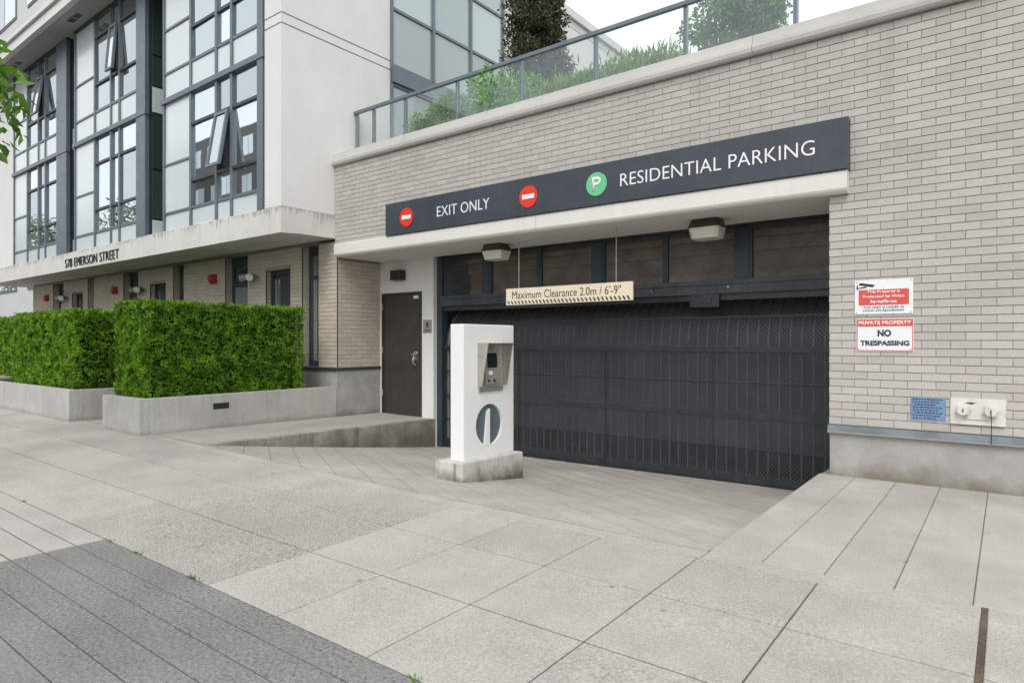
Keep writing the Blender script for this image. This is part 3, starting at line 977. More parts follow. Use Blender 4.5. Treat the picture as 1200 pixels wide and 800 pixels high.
cmb.add([(-1.115, YP - .0063, 1.775), (-1.105, YP - .0063, 1.775), (-1.105, YP - .0063, 1.815), (-1.115, YP - .0063, 1.815)], [(0, 1, 2, 3)])
cmb.add([(-1.105, YP - .0063, 1.785), (-1.04, YP - .0063, 1.79), (-1.03, YP - .0063, 1.805), (-1.105, YP - .0063, 1.792)], [(0, 1, 2, 3)])
part('camera_emblem', cmb, 'ink', pl)
for xx in (-1.115, -.685):
    for zz in (1.563, 1.848):
        part('screw', MB().cyl((xx, YP - .007, zz), (0, 1, 0), .005, .004, 8), 'steel_dull', pl)
t = thing('no_trespassing_sign', 'white NO TRESPASSING plate with red PRIVATE PROPERTY band on the brick wall', 'sign', (-.89, D, 1.21))
pl = part('plate', B(-1.117, -.665, YP - .004, YP, 1.211, 1.506), 'signwhite', t, bevel=.001)
part('red_band', B(-1.113, -.669, YP - .0062, YP - .0042, 1.437, 1.502), 'fadedred', pl)
part('red_border', MB().box(-1.113, -1.107, YP - .0055, YP - .0042, 1.2225, 1.4368).box(-.675, -.669, YP - .0055, YP - .0042, 1.2225, 1.4368).box(-1.113, -.669, YP - .0055, YP - .0042, 1.2155, 1.2222), 'fadedred', pl)
lettering('sign_text', 'PRIVATE PROPERTY', -1.10, 1.452, .418, .034, YP - .0062, 'letter', pl, .0015, .03)
lettering('sign_text', 'NO', -.945, 1.345, .108, .062, YP - .004, 'inkblue', pl, .002, .05)
lettering('sign_text', 'TRESPASSING', -1.085, 1.262, .388, .047, YP - .004, 'inkblue', pl, .002, .045)
for xx in (-1.098, -.684):
    for zz in (1.232, 1.49):
        part('screw', MB().cyl((xx, YP - .0085, zz), (0, 1, 0), .005, .004, 8), 'steel_dull', pl)
t = thing('blue_plate', 'faded blue instruction plate beside the fire hose connection', 'sign', (-.56, D, .61))
pl = part('plate', B(-.688, -.428, YP - .004, YP, .612, .815), 'blueplate', t, bevel=.001)
mb = MB()
for i in range(8):
    z = .790 - i * .0235
    x = -.672 + (.012 if i % 3 == 2 else 0)
    xe = -.444 - (i * 37 % 5) * .008
    while x < xe - .02:
        w = random.uniform(.008, .026)
        mb.box(x, min(x + w, xe), YP - .0056, YP - .0042, z, z + .009)
        x += w + random.uniform(.005, .009)
part('plate_print', mb, 'inkblue', pl)
t = thing('fire_hose_connection', 'chipped white plate with two capped fire hose inlets and hanging chain', 'hose connection', (-.2, D, .6))
mb = MB()
ol = [(-.395, .60), (-.02, .598), (-.016, .665), (-.026, .69), (-.014, .705), (-.020, .77), (-.012, .80), (-.016, .820), (-.2, .822), (-.395, .818)]
n = len(ol)
mb.add([(x, YP - .02, z) for x, z in ol] + [(x, YP + .004, z) for x, z in ol], [tuple(range(n)), tuple(range(2 * n - 1, n - 1, -1))] + [((i + 1) % n, i, n + i, n + (i + 1) % n) for i in range(n)])
pl = part('plate', mb, 'platewhite', t)
for xx, op in ((-.305, True), (-.115, False)):
    mb = MB().cyl((xx, YP - .055, .722), (0, 1, 0), .050, .034, 24)
    for k in range(6):
        a = k * math.pi / 3 + .2
        mb.cyl((xx + math.cos(a) * .049, YP - .052, .722 + math.sin(a) * .049), (0, 1, 0), .010, .03, 8)
    cpb = part('inlet_ring', mb, 'platewhite', pl)
    part('cap', MB().cyl((xx, YP - .075, .722), (0, 1, 0), .041, .0195, 24, .044), 'platewhite', pl, bevel=.003)
    part('cap_slot', B(xx - .004, xx + .004, YP - .0785, YP - .0752, .705, .735), 'ink', pl)
part('raised_bar', B(-.30, -.13, YP - .0225, YP - .0203, .638, .645), 'steel_dull', pl)
part('paint_chip', MB().add([(-.30, YP - .021, .783), (-.245, YP - .021, .770), (-.215, YP - .021, .785), (-.26, YP - .021, .788)], [(0, 1, 2, 3)]), 'ink', pl)
mb = MB()
part('chain', MB().tube([(-.115, YP - .08, .705), (-.113, YP - .07, .66), (-.112, YP - .05, .56), (-.113, YP - .05, .455)], .0032, 6), 'ink', pl)

# ------------------------------------------------------------------ entry kiosk
kb0 = -.20
kk = thing('intercom_kiosk', 'white entry kiosk with hooded intercom panel on a stained concrete base', 'kiosk', (-4.35, 5.17, -.12))
KX0, KX1, KY0, KY1 = -4.478, -4.30, 4.80, 5.625
mb = MB().hexa([(-4.575, 4.675, -.16), (-4.20, 4.675, -.16), (-4.20, 5.67, -.28), (-4.575, 5.67, -.28)],
               [(-4.57, 4.68, .112), (-4.205, 4.68, .112), (-4.205, 5.665, .100), (-4.57, 5.665, .100)])
part('base', mb, 'kioskbase', kk, bevel=.012)
# the body: a block with eased edges, cut by a shallow round recess
DCY, DCZ, DR = 5.205, .435, .215
ko = part('body', B(KX0, KX1, KY0, KY1, .10, 1.475), 'kiosk', kk, bevel=.012, seg=3)
cut = part('recess_cutter', MB().cyl((KX1 - .025, DCY, DCZ), (1, 0, 0), DR, .1, 64), 'kiosk', None)
bo = ko.modifiers.new('recess', 'BOOLEAN'); bo.operation = 'DIFFERENCE'; bo.object = cut; bo.solver = 'EXACT'
bpy.context.view_layer.update()
me_ = bpy.data.meshes.new_from_object(ko.evaluated_get(bpy.context.evaluated_depsgraph_get()))
ko.modifiers.clear(); ko.data = me_
bpy.data.objects.remove(cut)
part('round_recess', MB().cyl((KX1 - .03, DCY, DCZ), (1, 0, 0), DR - .001, .0055, 48), 'slate', kk)
mb = MB()
ol = [(5.135, .2), (5.215, .2), (5.215, .598), (5.175, .565)]
ol = [(y, max(z, DCZ - math.sqrt(max(0, (DR + .002) ** 2 - (y - DCY) ** 2)))) for y, z in ol]
mb.add([(KX1 - .0245, y, z) for y, z in ol] + [(KX1 + .001, y, z) for y, z in ol], [(7, 6, 5, 4)[::-1], (0, 1, 5, 4), (1, 2, 6, 5), (2, 3, 7, 6), (3, 0, 4, 7)])
part('needle_emblem', mb, 'kiosk', kk)
# intercom panel with hood
ip = part('intercom_panel', B(KX1 - .002, KX1 + .012, 5.03, 5.415, .845, 1.275), 'steel', kk)
hood = MB()
def cheek(y0, y1):
    hood.add([(KX1 + .0005, y0, .838), (KX1 + .060, y0, .838), (KX1 + .145, y0, 1.285), (KX1 + .0005, y0, 1.285),
              (KX1 + .0005, y1, .838), (KX1 + .060, y1, .838), (KX1 + .145, y1, 1.285), (KX1 + .0005, y1, 1.285)],
             [(0, 1, 2, 3), (7, 6, 5, 4), (0, 4, 5, 1), (1, 5, 6, 2), (2, 6, 7, 3), (3, 7, 4, 0)])
cheek(5.017, 5.024); cheek(5.42, 5.427)
hood.box(KX1 + .0005, KX1 + .145, 5.0245, 5.4195, 1.276, 1.2845)
part('hood', hood, 'steel', kk)
part('frame_bottom', B(KX1 - .001, KX1 + .016, 5.03, 5.415, .780, .836), 'steel_dull', kk)
dv = part('reader', MB().hexa([(KX1 + .0125, 5.10, .855), (KX1 + .045, 5.10, .855), (KX1 + .045, 5.345, .855), (KX1 + .0125, 5.345, .855)],
     [(KX1 + .0125, 5.10, 1.215), (KX1 + .022, 5.10, 1.215), (KX1 + .022, 5.345, 1.215), (KX1 + .0125, 5.345, 1.215)]), 'steel_dull', ip, bevel=.003)
def onface(y, z):
    return KX1 + .0465 - (z - .855) / .36 * .023
def face_quad(y0, y1, z0, z1, th=.004):
    return MB().hexa([(onface(0, z0) - .002, y0, z0), (onface(0, z0) + th, y0, z0), (onface(0, z0) + th, y1, z0), (onface(0, z0) - .002, y1, z0)],
                     [(onface(0, z1) - .002, y0, z1), (onface(0, z1) + th, y0, z1), (onface(0, z1) + th, y1, z1), (onface(0, z1) - .002, y1, z1)])
part('screen', face_quad(5.135, 5.29, 1.03, 1.18), 'screen', ip)
part('card_slot', face_quad(5.15, 5.20, .955, .995, .008), 'letter', ip)
for yy in (5.14, 5.235):
    part('button', MB().cyl((onface(0, .895) - .002, yy, .895), (1, 0, 0), .014, .009, 14), 'ink', ip)

# ------------------------------------------------------------------ glass balustrade
YR = 7.10
ra = thing('glass_balustrade', 'glass balustrade with grey posts and rail along the terrace coping', 'railing', (-4, YR, 4.38))
part('top_rail', B(-8.84, 5, YR - .028, YR + .028, 5.155, 5.205), 'mullion', ra, bevel=.004)
part('bottom_rail', B(-8.84, 5, YR - .02, YR + .02, 4.386, 4.42), 'mullion', ra)
posts = [-8.80, -8.375, -7.615, -6.50, -5.31, -4.14, -2.95, -1.755, -.56, .64, 1.84, 3.04, 4.24]
for xx in posts:
    part('post', B(xx - .024, xx + .024, YR + .0055, YR + .05, 4.385, 5.154), 'mullion', ra, bevel=.003)
for a, b in zip(posts[:-1], posts[1:]):
    part('pane', B(a + .012, b - .012, YR - .006, YR + .004, 4.421, 5.150), 'railglass', ra)

# ------------------------------------------------------------------ apartment building
ab = thing('apartment_building', 'white apartment building with tall glazed bays above a brick ground floor', 'building', (-16, 8, 0))
YF = 5.70
XS = -8.85
ZSB, ZST = 2.975, 3.385          # slab between ground floor and bays
# side wall toward the garage terrace, in bands between reveals
sw_ = MB()
for z0, z1 in ((3.39, 6.185), (6.21, 6.345), (6.37, 9.0)):
    sw_.box(-9.30, XS, YF, 7.90, z0, z1)
part('side_wall', sw_, 'white', ab)
part('side_wall_core', B(-9.30, XS - .02, YF + .02, 7.89, 3.30, 9.0), 'fascia', ab)
part('front_strip', B(-9.345, -9.301, YF + .012, YF + .3, 3.39, 8.5), 'mullion', ab)
part('main_wall', B(-24.4, -9.35, 6.15, 16.8, 3.0, 8.5), 'white', ab)
part('left_wall', B(-24.4, -21.68, YF + .04, 6.149, 3.386, 8.5), 'white', ab)
part('rear_side_wall', MB().box(-9.349, XS + .02, 11.2, 17.0, 4.3, 9.28).box(-9.349, XS + .02, 11.2, 17.0, 9.30, 9.48).box(-9.36, XS + .10, 11.2, 17.06, 9.50, 9.70), 'white', ab)
part('rear_core', B(-24.4, -9.35, 6.2, 16.9, 8.95, 9.68), 'white', ab)
# floor slab with fascia
slabm = MB()
prf = [(YF - .01, ZSB), (YF - .01, ZST - .012), (YF, ZST), (6.8, ZST + .004), (6.8, ZSB + .03), (YF + .35, ZSB + .02), (YF + .06, ZSB)]
n = len(prf)
slabm.add([(-24.6, y, z) for y, z in prf] + [(XS + .008, y, z) for y, z in prf], [tuple(range(n)), tuple(range(2 * n - 1, n - 1, -1))] + [(i, n + i, n + (i + 1) % n, (i + 1) % n) for i in range(n)])
sl = part('floor_slab', slabm, 'fascia', ab)
lettering('address_letter', '578 EMERSON STREET', -17.71, 3.035, 3.0, .20, YF - .012, 'ink', sl, .02, -.018, 1.08, True)
# eave
ev = MB().box(-25, -9.0, 5.28, 6.6, 8.505, 8.70)
part('eave_soffit', ev, 'fascia', ab)
part('eave_fascia', MB().box(-25, -9.0, 5.16, 5.279, 8.52, 8.745).box(-25, -9.0, 5.10, 6.6, 8.765, 8.86), 'white', ab)
for xx in (-20.3, -16.3, -12.3):
    sv = part('soffit_vent', B(xx - .5, xx + .1, 5.40, 5.55, 8.495, 8.5045), 'steel_dull', ab)
    part('vent_slot', MB().box(xx - .48, xx - .24, 5.42, 5.53, 8.4925, 8.4948).box(xx - .16, xx + .08, 5.42, 5.53, 8.4925, 8.4948), 'bronze', sv)

def pane_obj(name, x0, x1, z0, z1, y, mat, parent, tilt=True):
    mb = MB()
    j = random.uniform(-.004, .004) if tilt else 0
    k = random.uniform(-.003, .003) if tilt else 0
    mb.add([(x0, y + j, z0), (x1, y - j, z0), (x1, y - j + k, z1), (x0, y + j + k, z1), (x0, y + .02, z0), (x1, y + .02, z0), (x1, y + .02, z1), (x0, y + .02, z1)],
           [(0, 1, 2, 3), (7, 6, 5, 4), (0, 4, 5, 1), (1, 5, 6, 2), (2, 6, 7, 3), (3, 7, 4, 0)])
    return part(name, mb, mat, parent)

YBAY = 5.74
def bay(xl, xr, xc, colw, opens, label, recess=True):
    """xl..xr outer edges; xc: column lines [panel right, w1 right, w2 right, w3 right]; two storeys"""
    b = part('bay_window', B(xl + .02, xr - .02, YBAY + .035, 6.148, 3.39, 8.495), 'mullion_dark', ab)
    b['label'] = label
    zs = [(3.39, 3.72, 4.21, 5.23, 5.72, 5.83), (5.87, 6.37, 6.98, 8.02, 8.42, 8.50)]
    f = .035
    lines = [xl] + xc
    # mullions
    mb = MB()
    mb.box(xl, xl + .06, YBAY - .03, YBAY + .034, 3.387, 8.50)
    part('mullion', mb, 'mullion', b)
    for x_ in xc[:-1]:
        part('mullion', B(x_ - f, x_ + f, YBAY - .028, YBAY + .034, 3.387, 8.50), 'mullion', b)
    part('corner_column', B(xc[-1], xr, YBAY - .045, YBAY + .035, 3.387, 8.50), 'mullion', b)
    part('floor_band', B(xl - .03, xr + .03, YBAY - .06, YBAY + .02, 5.795, 5.885), 'mullion', b)
    part('floor_band', B(xl - .01, xr + .01, YBAY - .035, YBAY + .02, 8.44, 8.503), 'mullion_dark', b)
    for fl_, z in enumerate(zs):
        # panel column
        pm = (z[0] + z[4]) / 2 + (.08 if fl_ == 0 else .05)
        for (z0, z1) in ((z[0], z[1] - .02), (z[1] + .02, pm - .02), (pm + .02, z[5] - .035)):
            pane_obj('spandrel_panel', xl + .061, xc[0] - f - .001, z0 + .002, z1, YBAY, 'panel', b)
        for zr_ in (z[1], pm):
            part('transom', B(xl + .061, xc[0] - f - .001, YBAY - .022, YBAY + .03, zr_ - .02, zr_ + .02), 'mullion', b)
        # window columns
        for ci in range(3):
            a, c = xc[ci] + f + .001, (xc[ci + 1] - (f if ci < 2 else 0)) - .001
            pane_obj('spandrel_panel', a, c, z[0] + .002, z[1] - .025, YBAY, 'panel', b)
            for zi in (1, 2, 3):
                part('transom', B(a, c, YBAY - .022, YBAY + .03, z[zi] - .025, z[zi] + .025), 'mullion' if zi == 1 else 'mullion_dark', b)
            for zi in (1, 2, 3):
                z0, z1 = z[zi] + .027, (z[zi + 1] - .027 if zi < 3 else z[5] - .036)
                if ci == 1 and zi == 2 and (fl_ in opens):
                    part('opening_shade', B(a, c, YBAY + .03, YBAY + .034, z0, z1), 'ink', b)  # black sheet: shade of the room behind the sash put into colour
                    ang = R(opens[fl_])
                    sash = MB(); gl_ = MB()
                    h = z1 - z0
                    def tp(u, v, w):
                        return (u, YBAY - .025 - math.sin(ang) * v - math.cos(ang) * w, z1 - math.cos(ang) * v + math.sin(ang) * w * -1)
                    def tb(mbx, u0, u1, v0, v1, w0, w1):
                        mbx.add([tp(u0, v1, w0), tp(u1, v1, w0), tp(u1, v0, w0), tp(u0, v0, w0), tp(u0, v1, w1), tp(u1, v1, w1), tp(u1, v0, w1), tp(u0, v0, w1)],
                                [(3, 2, 1, 0), (4, 5, 6, 7), (0, 1, 5, 4), (1, 2, 6, 5), (2, 3, 7, 6), (3, 0, 4, 7)])
                    tb(sash, a, a + .05, 0, h, 0, .05); tb(sash, c - .05, c, 0, h, 0, .05)
                    tb(sash, a + .05, c - .05, 0, .05, 0, .05); tb(sash, a + .05, c - .05, h - .05, h, 0, .05)
                    s_ = part('open_sash', sash, 'mullion', b)
                    tb(gl_, a + .05, c - .05, .05, h - .05, .02, .03)
                    part('sash_pane', gl_, 'pane', b)
                else:
                    pane_obj('pane', a, c, z0, z1, YBAY + .012, 'pane', b)
    # return on the right-hand side of the bay
    if recess:
        for fl_, z in enumerate(zs):
            for (z0, z1, mt) in ((z[0], z[1], 'panel'), (z[1] + .03, z[2] + .5 * (fl_ == 0), 'pane_green'), (z[2] + .5 * (fl_ == 0) + .04, z[5] - .04, 'pane_green')):
                part('side_pane', B(xr - .019, xr + .004, YBAY + .10, 6.147, z0 + .002, z1), mt, b)
    return b
bay(-12.80, -9.352, [-11.735, -10.835, -10.335, -9.52], .1, {0: 9.5}, 'glazed bay next to the white side wall', recess=False)
bay(-17.25, -13.52, [-16.085, -15.22, -14.79, -13.93], .1, {1: 5}, 'glazed bay above the address letters')
bay(-21.66, -17.70, [-20.54, -19.70, -19.20, -18.35], .1, {1: 8}, 'glazed bay next to the plain white end wall')
# recesses between the bays
for a, b in ((-13.50, -12.82), (-17.68, -17.27)):
    rc = part('recess_glazing', B(a, b, 6.10, 6.147, 3.39, 8.5), 'mullion_dark', ab)
    for z0, z1 in ((3.8, 5.75), (6.4, 8.45)):
        part('recess_pane', B(a + .05, b - .05, 6.085, 6.0995, z0, z1), 'pane_green', rc)

# curtain wall on the terrace side
cw = part('curtain_wall', B(-9.34, XS - .03, 7.901, 11.199, 4.35, 9.6), 'mullion_dark', ab)
ys_ = [7.93, 9.0, 10.10, 11.17]
zs_ = [4.36, 5.95, 6.30, 7.33, 8.42, 9.55]
for y_ in ys_:
    part('mullion', B(XS - .03, XS + .03, y_ - .03, y_ + .03, 4.35, 9.6), 'mullion', cw)
for z_ in zs_[1:]:
    for a, b in zip(ys_[:-1], ys_[1:]):
        part('transom', B(XS - .03, XS + .02, a + .031, b - .031, z_ - .025, z_ + .025), 'mullion', cw)
for a, b in zip(ys_[:-1], ys_[1:]):
    for i in range(5):
        part('pane', B(XS - .029, XS - .01, a + .031, b - .031, zs_[i] + .027, zs_[i + 1] - .027), 'panel' if i == 1 else 'pane_blind', cw)
part('header_band', B(XS - .02, XS + .07, 7.92, 11.18, 5.98, 6.26), 'mullion', cw)

# brick ground floor
ops = []            # window / door openings as (x0, x1, z0, z1, kind)
for s_ in (0, 4.745, 9.49):
    ops.append((-11.17 - s_ + .28, -10.11 - s_ + .0, .1, 2.60, 'door'))
    ops.append((-12.33 - s_, -11.50 - s_, .87, 2.955, 'window'))
for (a, b) in ((-9.77, -9.31), (-14.52, -14.02), (-17.40, -17.05) if False else (-19.27, -18.86)):
    ops.append((a, b, .87, 2.955, 'slot'))
hl = [(a, b, z0, z1) for a, b, z0, z1, k in ops]
lw = MB()
xprev = -23.5
for (a, b, z0, z1, k) in sorted(ops):
    lw.box(xprev, a, D, D + .35, -.1, 2.985)
    lw.box(a, b, D, D + .35, z1, 2.985)
    if z0 > .2: lw.box(a, b, D, D + .35, -.1, z0)
    xprev = b
lw.box(xprev, -9.31, D, D + .35, -.1, 2.985) if xprev < -9.32 else None
gf = part('ground_floor_wall', lw, 'mortar', ab)
gbk = MB()
for (a, b, za, zb) in brick_runs(-23.5, -9.31, .867, 2.98, hl, .07):
    street_brick(gbk, a, b, za, zb, D)
for (a, b, z0, z1, k) in ops:      # brick reveals facing the garage side
    for (u, v, za, zb) in brick_runs(D + .022, D + .17, max(z0, .867), z1, [], .0):
        side_brick(gbk, u, v, za, zb, a, 1, .004)
o = part('ground_floor_bricks', gbk, 'brick_tan_bounce', ab); o['kind'] = 'stuff'
part('ground_floor_end', B(-24.3, -23.502, 7.2, 16, -.1, 2.99), 'white', ab)
part('ground_floor_plinth', MB().box(-23.5, -15.66, D - .02, D - .001, -.1, .80), 'plinth', ab)
for (a, b, z0, z1, k) in ops:
    if k == 'door':
        dd = part('flat_door', B(a + .08, b - .06, D + .13, D + .18, z0 + .02, z1 - .09), 'mullion_dark', ab)
        part('door_frame', MB().box(a + .002, a + .079, D + .10, D + .2, z0, z1 - .002).box(b - .059, b - .004, D + .10, D + .2, z0, z1 - .002).box(a + .08, b - .06, D + .10, D + .2, z1 - .088, z1 - .003), 'black', ab)
        part('side_light', B(a + .09, a + .25, D + .122, D + .1295, .4, z1 - .15), 'pane', dd)
        part('lever_handle', MB().tube([(b - .16, D + .125, 1.1), (b - .16, D + .08, 1.1), (b - .28, D + .08, 1.1)], .011, 6), 'steel', dd)
    else:
        wn_ = part('ground_window', B(a + .002, b - .002, D + .20, D + .25, z0 + .002, z1 - .002), 'mullion_dark', ab)
        fw = .07
        part('frame', MB().box(a + .003, a + fw, D + .14, D + .199, z0 + .003, z1 - .003).box(b - fw, b - .003, D + .14, D + .199, z0 + .003, z1 - .003)
             .box(a + fw, b - fw, D + .14, D + .199, z1 - .16, z1 - .003).box(a + fw, b - fw, D + .14, D + .199, 2.38, 2.45).box(a + fw, b - fw, D + .14, D + .199, z0 + .003, z0 + .09), 'mullion_dark', wn_)
        mt = 'pane_green' if k == 'window' else 'pane'
        part('pane', B(a + fw + .002, b - fw - .002, D + .165, D + .18, z0 + .092, 2.378), 'pane_blind' if k == 'window' else 'pane', wn_)
        part('pane', B(a + fw + .002, b - fw - .002, D + .165, D + .18, 2.452, z1 - .162), mt, wn_)
        part('sill', B(a, b, D - .02, D + .139, z0 - .03, z0 + .001), 'flash', wn_)

# red alarm strobes and floodlights on the ground floor
anch = ['beside the window nearest the garage', 'under the address letters', 'at the far end of the brick wall']
for i, s_ in enumerate((0, 4.745, 9.49)):
    xx = -12.75 - s_
    t = thing('fire_alarm_bell', 'red fire alarm bell on the brick wall ' + anch[i], 'alarm', (xx, D - .02, 2.56), 'red alarm bells on the brick wall')
    part('back_box', B(xx - .12, xx + .12, D - .07, D - .0085, 2.47, 2.65), 'alarm', t, bevel=.01)
    part('gong', MB().cyl((xx + .02, D - .12, 2.56), (0, 1, 0), .075, .0495, 20, .095), 'alarm', t, bevel=.006)
    xx = -11.28 - s_
    t = thing('floodlight', 'grey twin floodlight on the brick wall ' + ('between window and door nearest the garage', 'under the address letters', 'at the far end of the brick wall')[i], 'lamp', (xx, D - .02, 2.5), 'floodlights on the brick wall')
    part('mount', MB().cyl((xx, D - .05, 2.52), (0, 1, 0), .06, .0415, 16), 'steel_dull', t)
    for sx in (-1, 1):
        hp = part('lamp_head', MB().cyl((xx + sx * .05, D - .09, 2.52), (sx * .75, -.75, -.25), .055, .15, 16, .075), 'steel_dull', t)
        v = Vector((sx * .75, -.75, -.25)).normalized()
        part('lens', MB().cyl(Vector((xx + sx * .05, D - .09, 2.52)) + v * .151, v, .068, .006, 16), 'lens', hp)
    part('arm', MB().tube([(xx, D - .05, 2.50), (xx, D - .10, 2.40), (xx, D - .10, 2.30)], .016, 6), 'steel_dull', t)

# ------------------------------------------------------------------ foliage
def leaf_mesh(name, P_, Dv, Nv, L, W, fold=0.15):
    """P_ base points, Dv growth directions, Nv leaf normals, L lengths, W widths: one folded diamond for each leaf"""
    n = len(P_)
    Dv = Dv / np.linalg.norm(Dv, axis=1)[:, None]
    S = np.cross(Dv, Nv); S /= (np.linalg.norm(S, axis=1)[:, None] + 1e-9)
    U = np.cross(S, Dv)
    a = P_
    m = P_ + Dv * (L * .45)[:, None]
    b = m + S * (W / 2)[:, None] + U * (W * fold)[:, None]
    c = P_ + Dv * L[:, None] - U * (L * .08)[:, None]
    e = m - S * (W / 2)[:, None] + U * (W * fold)[:, None]
    V = np.stack([a, b, c, e], 1).reshape(-1, 3).astype(np.float32)
    F = np.empty((n * 2, 3), np.int32)
    i = np.arange(n) * 4
    F[0::2] = np.stack([i, i + 1, i + 2], 1); F[1::2] = np.stack([i, i + 2, i + 3], 1)
    me = bpy.data.meshes.new(name)
    me.vertices.add(len(V)); me.vertices.foreach_set('co', V.ravel())
    me.loops.add(F.size); me.loops.foreach_set('vertex_index', F.ravel())
    me.polygons.add(len(F)); me.polygons.foreach_set('loop_start', np.arange(0, F.size, 3, dtype=np.int32))
    me.update(calc_edges=True)
    return me

def unit(n):
    v = RNG.normal(size=(n, 3)); return v / np.linalg.norm(v, axis=1)[:, None]

def link_leaves(name, me, mat, parent):
    co = np.empty(len(me.vertices) * 3, np.float32); me.vertices.foreach_get('co', co); co = co.reshape(-1, 3)
    lo, hi = co.min(0), co.max(0)
    org = np.array([(lo[0] + hi[0]) / 2, (lo[1] + hi[1]) / 2, lo[2]], np.float32)
    me.vertices.foreach_set('co', (co - org).ravel()); me.update()
    return link(name, me, mat, parent, tuple(float(q) for q in org))

def lump(p, sc, seed):
    return np.array([noise.noise(Vector((q[0] * sc + seed, q[1] * sc, q[2] * sc))) for q in p])

def hedge(x0, x1, y0, y1, z0, z1, label, dens=1500, per=7, size=.05, seed=0):
    t = thing('clipped_hedge', label, 'hedge', ((x0 + x1) / 2, (y0 + y1) / 2, z0))
    i_ = .12
    part('twig_core', B(x0 + i_, x1 - i_, y0 + i_, y1 - i_, z0 + .02, z1 - i_), 'hedgecore', t, bevel=.05)
    lx, ly, lz_ = x1 - x0, y1 - y0, z1 - z0
    faces = [((x1, y0, z0), (0, ly, 0), (0, 0, lz_), (1, 0, 0), 1.0), ((x0, y0, z0), (lx, 0, 0), (0, 0, lz_), (0, -1, 0), 1.0),
             ((x0, y0, z1), (lx, 0, 0), (0, ly, 0), (0, 0, 1), 1.0), ((x0, y1, z0), (lx, 0, 0), (0, 0, lz_), (0, 1, 0), .5), ((x0, y0, z0), (0, ly, 0), (0, 0, lz_), (-1, 0, 0), .5)]
    PP, NN = [], []
    for o_, u, v, nrm_, k in faces:
        u, v, nrm_ = np.array(u, float), np.array(v, float), np.array(nrm_, float)
        ar = np.linalg.norm(u) * np.linalg.norm(v)
        n = int(ar * dens * k)
        r = RNG.random((n, 2))
        p = np.array(o_) + r[:, :1] * u + r[:, 1:] * v
        PP.append(p); NN.append(np.repeat(nrm_[None], n, 0))
    p = np.concatenate(PP); nn = np.concatenate(NN)
    l1 = lump(p, 4.5, seed) * .05 + lump(p, 11, seed + 9) * .05
    # round the top and upright edges of the clipped block
    c = np.array([(x0 + x1) / 2, (y0 + y1) / 2, (z0 + z1) / 2]); hlf = np.array([lx, ly, lz_]) / 2
    q = (p - c) / hlf
    edge = np.sort(np.abs(q), axis=1)[:, 1]
    inw = np.clip((edge - .90) / .10, 0, 1) ** 2 * .06
    p = p + nn * (l1 - .045 - inw)[:, None] + RNG.normal(size=p.shape) * .008
    n = len(p)
    p = np.repeat(p, per, 0); nn = np.repeat(nn, per, 0)
    clump_dir = np.repeat(unit(n) * .45, per, 0)
    dv = nn * .6 + np.array([0, 0, .75]) + clump_dir + unit(len(p)) * .75
    L = RNG.uniform(.55, 1.15, len(p)) * size; W = L * RNG.uniform(.26, .40, len(p))
    p = p - nn * .012
    me = leaf_mesh('foliage', p, dv, nn * .6 + unit(len(p)), L, W)
    link_leaves('foliage', me, 'hedge', t)
    return t

def planter(name, label, x0, x1, y0, y1, zb, zt, w=.12):
    t = thing(name, label, 'planter', ((x0 + x1) / 2, (y0 + y1) / 2, zb))
    part('street_wall', B(x0, x1, y0, y0 + w, zb - .1, zt), 'planter', t, bevel=.006)
    part('side_wall', B(x1 - w, x1, y0 + w + .001, y1, zb - .1, zt - .001), 'planter', t, bevel=.006)
    part('side_wall', B(x0, x0 + w, y0 + w + .001, y1, zb - .1, zt - .001), 'planter', t, bevel=.006)
    part('soil', B(x0 + w, x1 - w, y0 + w, y1, zb - .05, zt - .05), 'soil', t)
    return t
p1 = planter('concrete_planter', 'low concrete planter with black drain slot beside the landing', -9.965, -8.80, 3.64, 6.69, .10, .56)
part('drain_slot', MB().box(-8.803, -8.797, 4.605, 4.835, .352, .436), 'ink', p1)
p2 = planter('concrete_planter', 'long concrete planter on the far side of the entry path', -16.9, -11.20, 3.64, 6.2, .10, .565)
hedge(-9.90, -8.93, 3.74, 6.22, .50, 1.845, 'clipped green hedge in the planter with the drain slot', 2700, 8, .036, 1)
hedge(-14.40, -11.35, 3.76, 6.0, .50, 1.80, 'long clipped green hedge in the planter across the entry path', 1500, 7, .044, 5)
hedge(-19.5, -14.85, 4.35, 6.0, .50, 1.80, 'dark clipped hedge set back behind the end of the long hedge', 500, 6, .075, 8)
planter('concrete_planter', 'concrete planter under the farthest set back hedge', -23.0, -17.2, 3.64, 6.2, .10, .565)

def blob_leaves(c, rad, n, size, wid, seed, up=.3, lumpy=.35, shell=.55, sc=2.2):
    """leaves through an uneven ellipsoid with gaps"""
    d = unit(n)
    r = shell + (1 - shell) * RNG.random(n) ** .6
    l = lump(d * 1.0, sc, seed)
    p = np.array(c) + d * (r * (1 + lumpy * l))[:, None] * np.array(rad)
    dv = d * .7 + unit(n) * .8 + np.array([0, 0, up])
    L = RNG.uniform(.6, 1.2, n) * size
    return p, dv, unit(n) + np.array([0, 0, .8]), L, L * wid

def cat(lst):
    return [np.concatenate(a) for a in zip(*lst)]

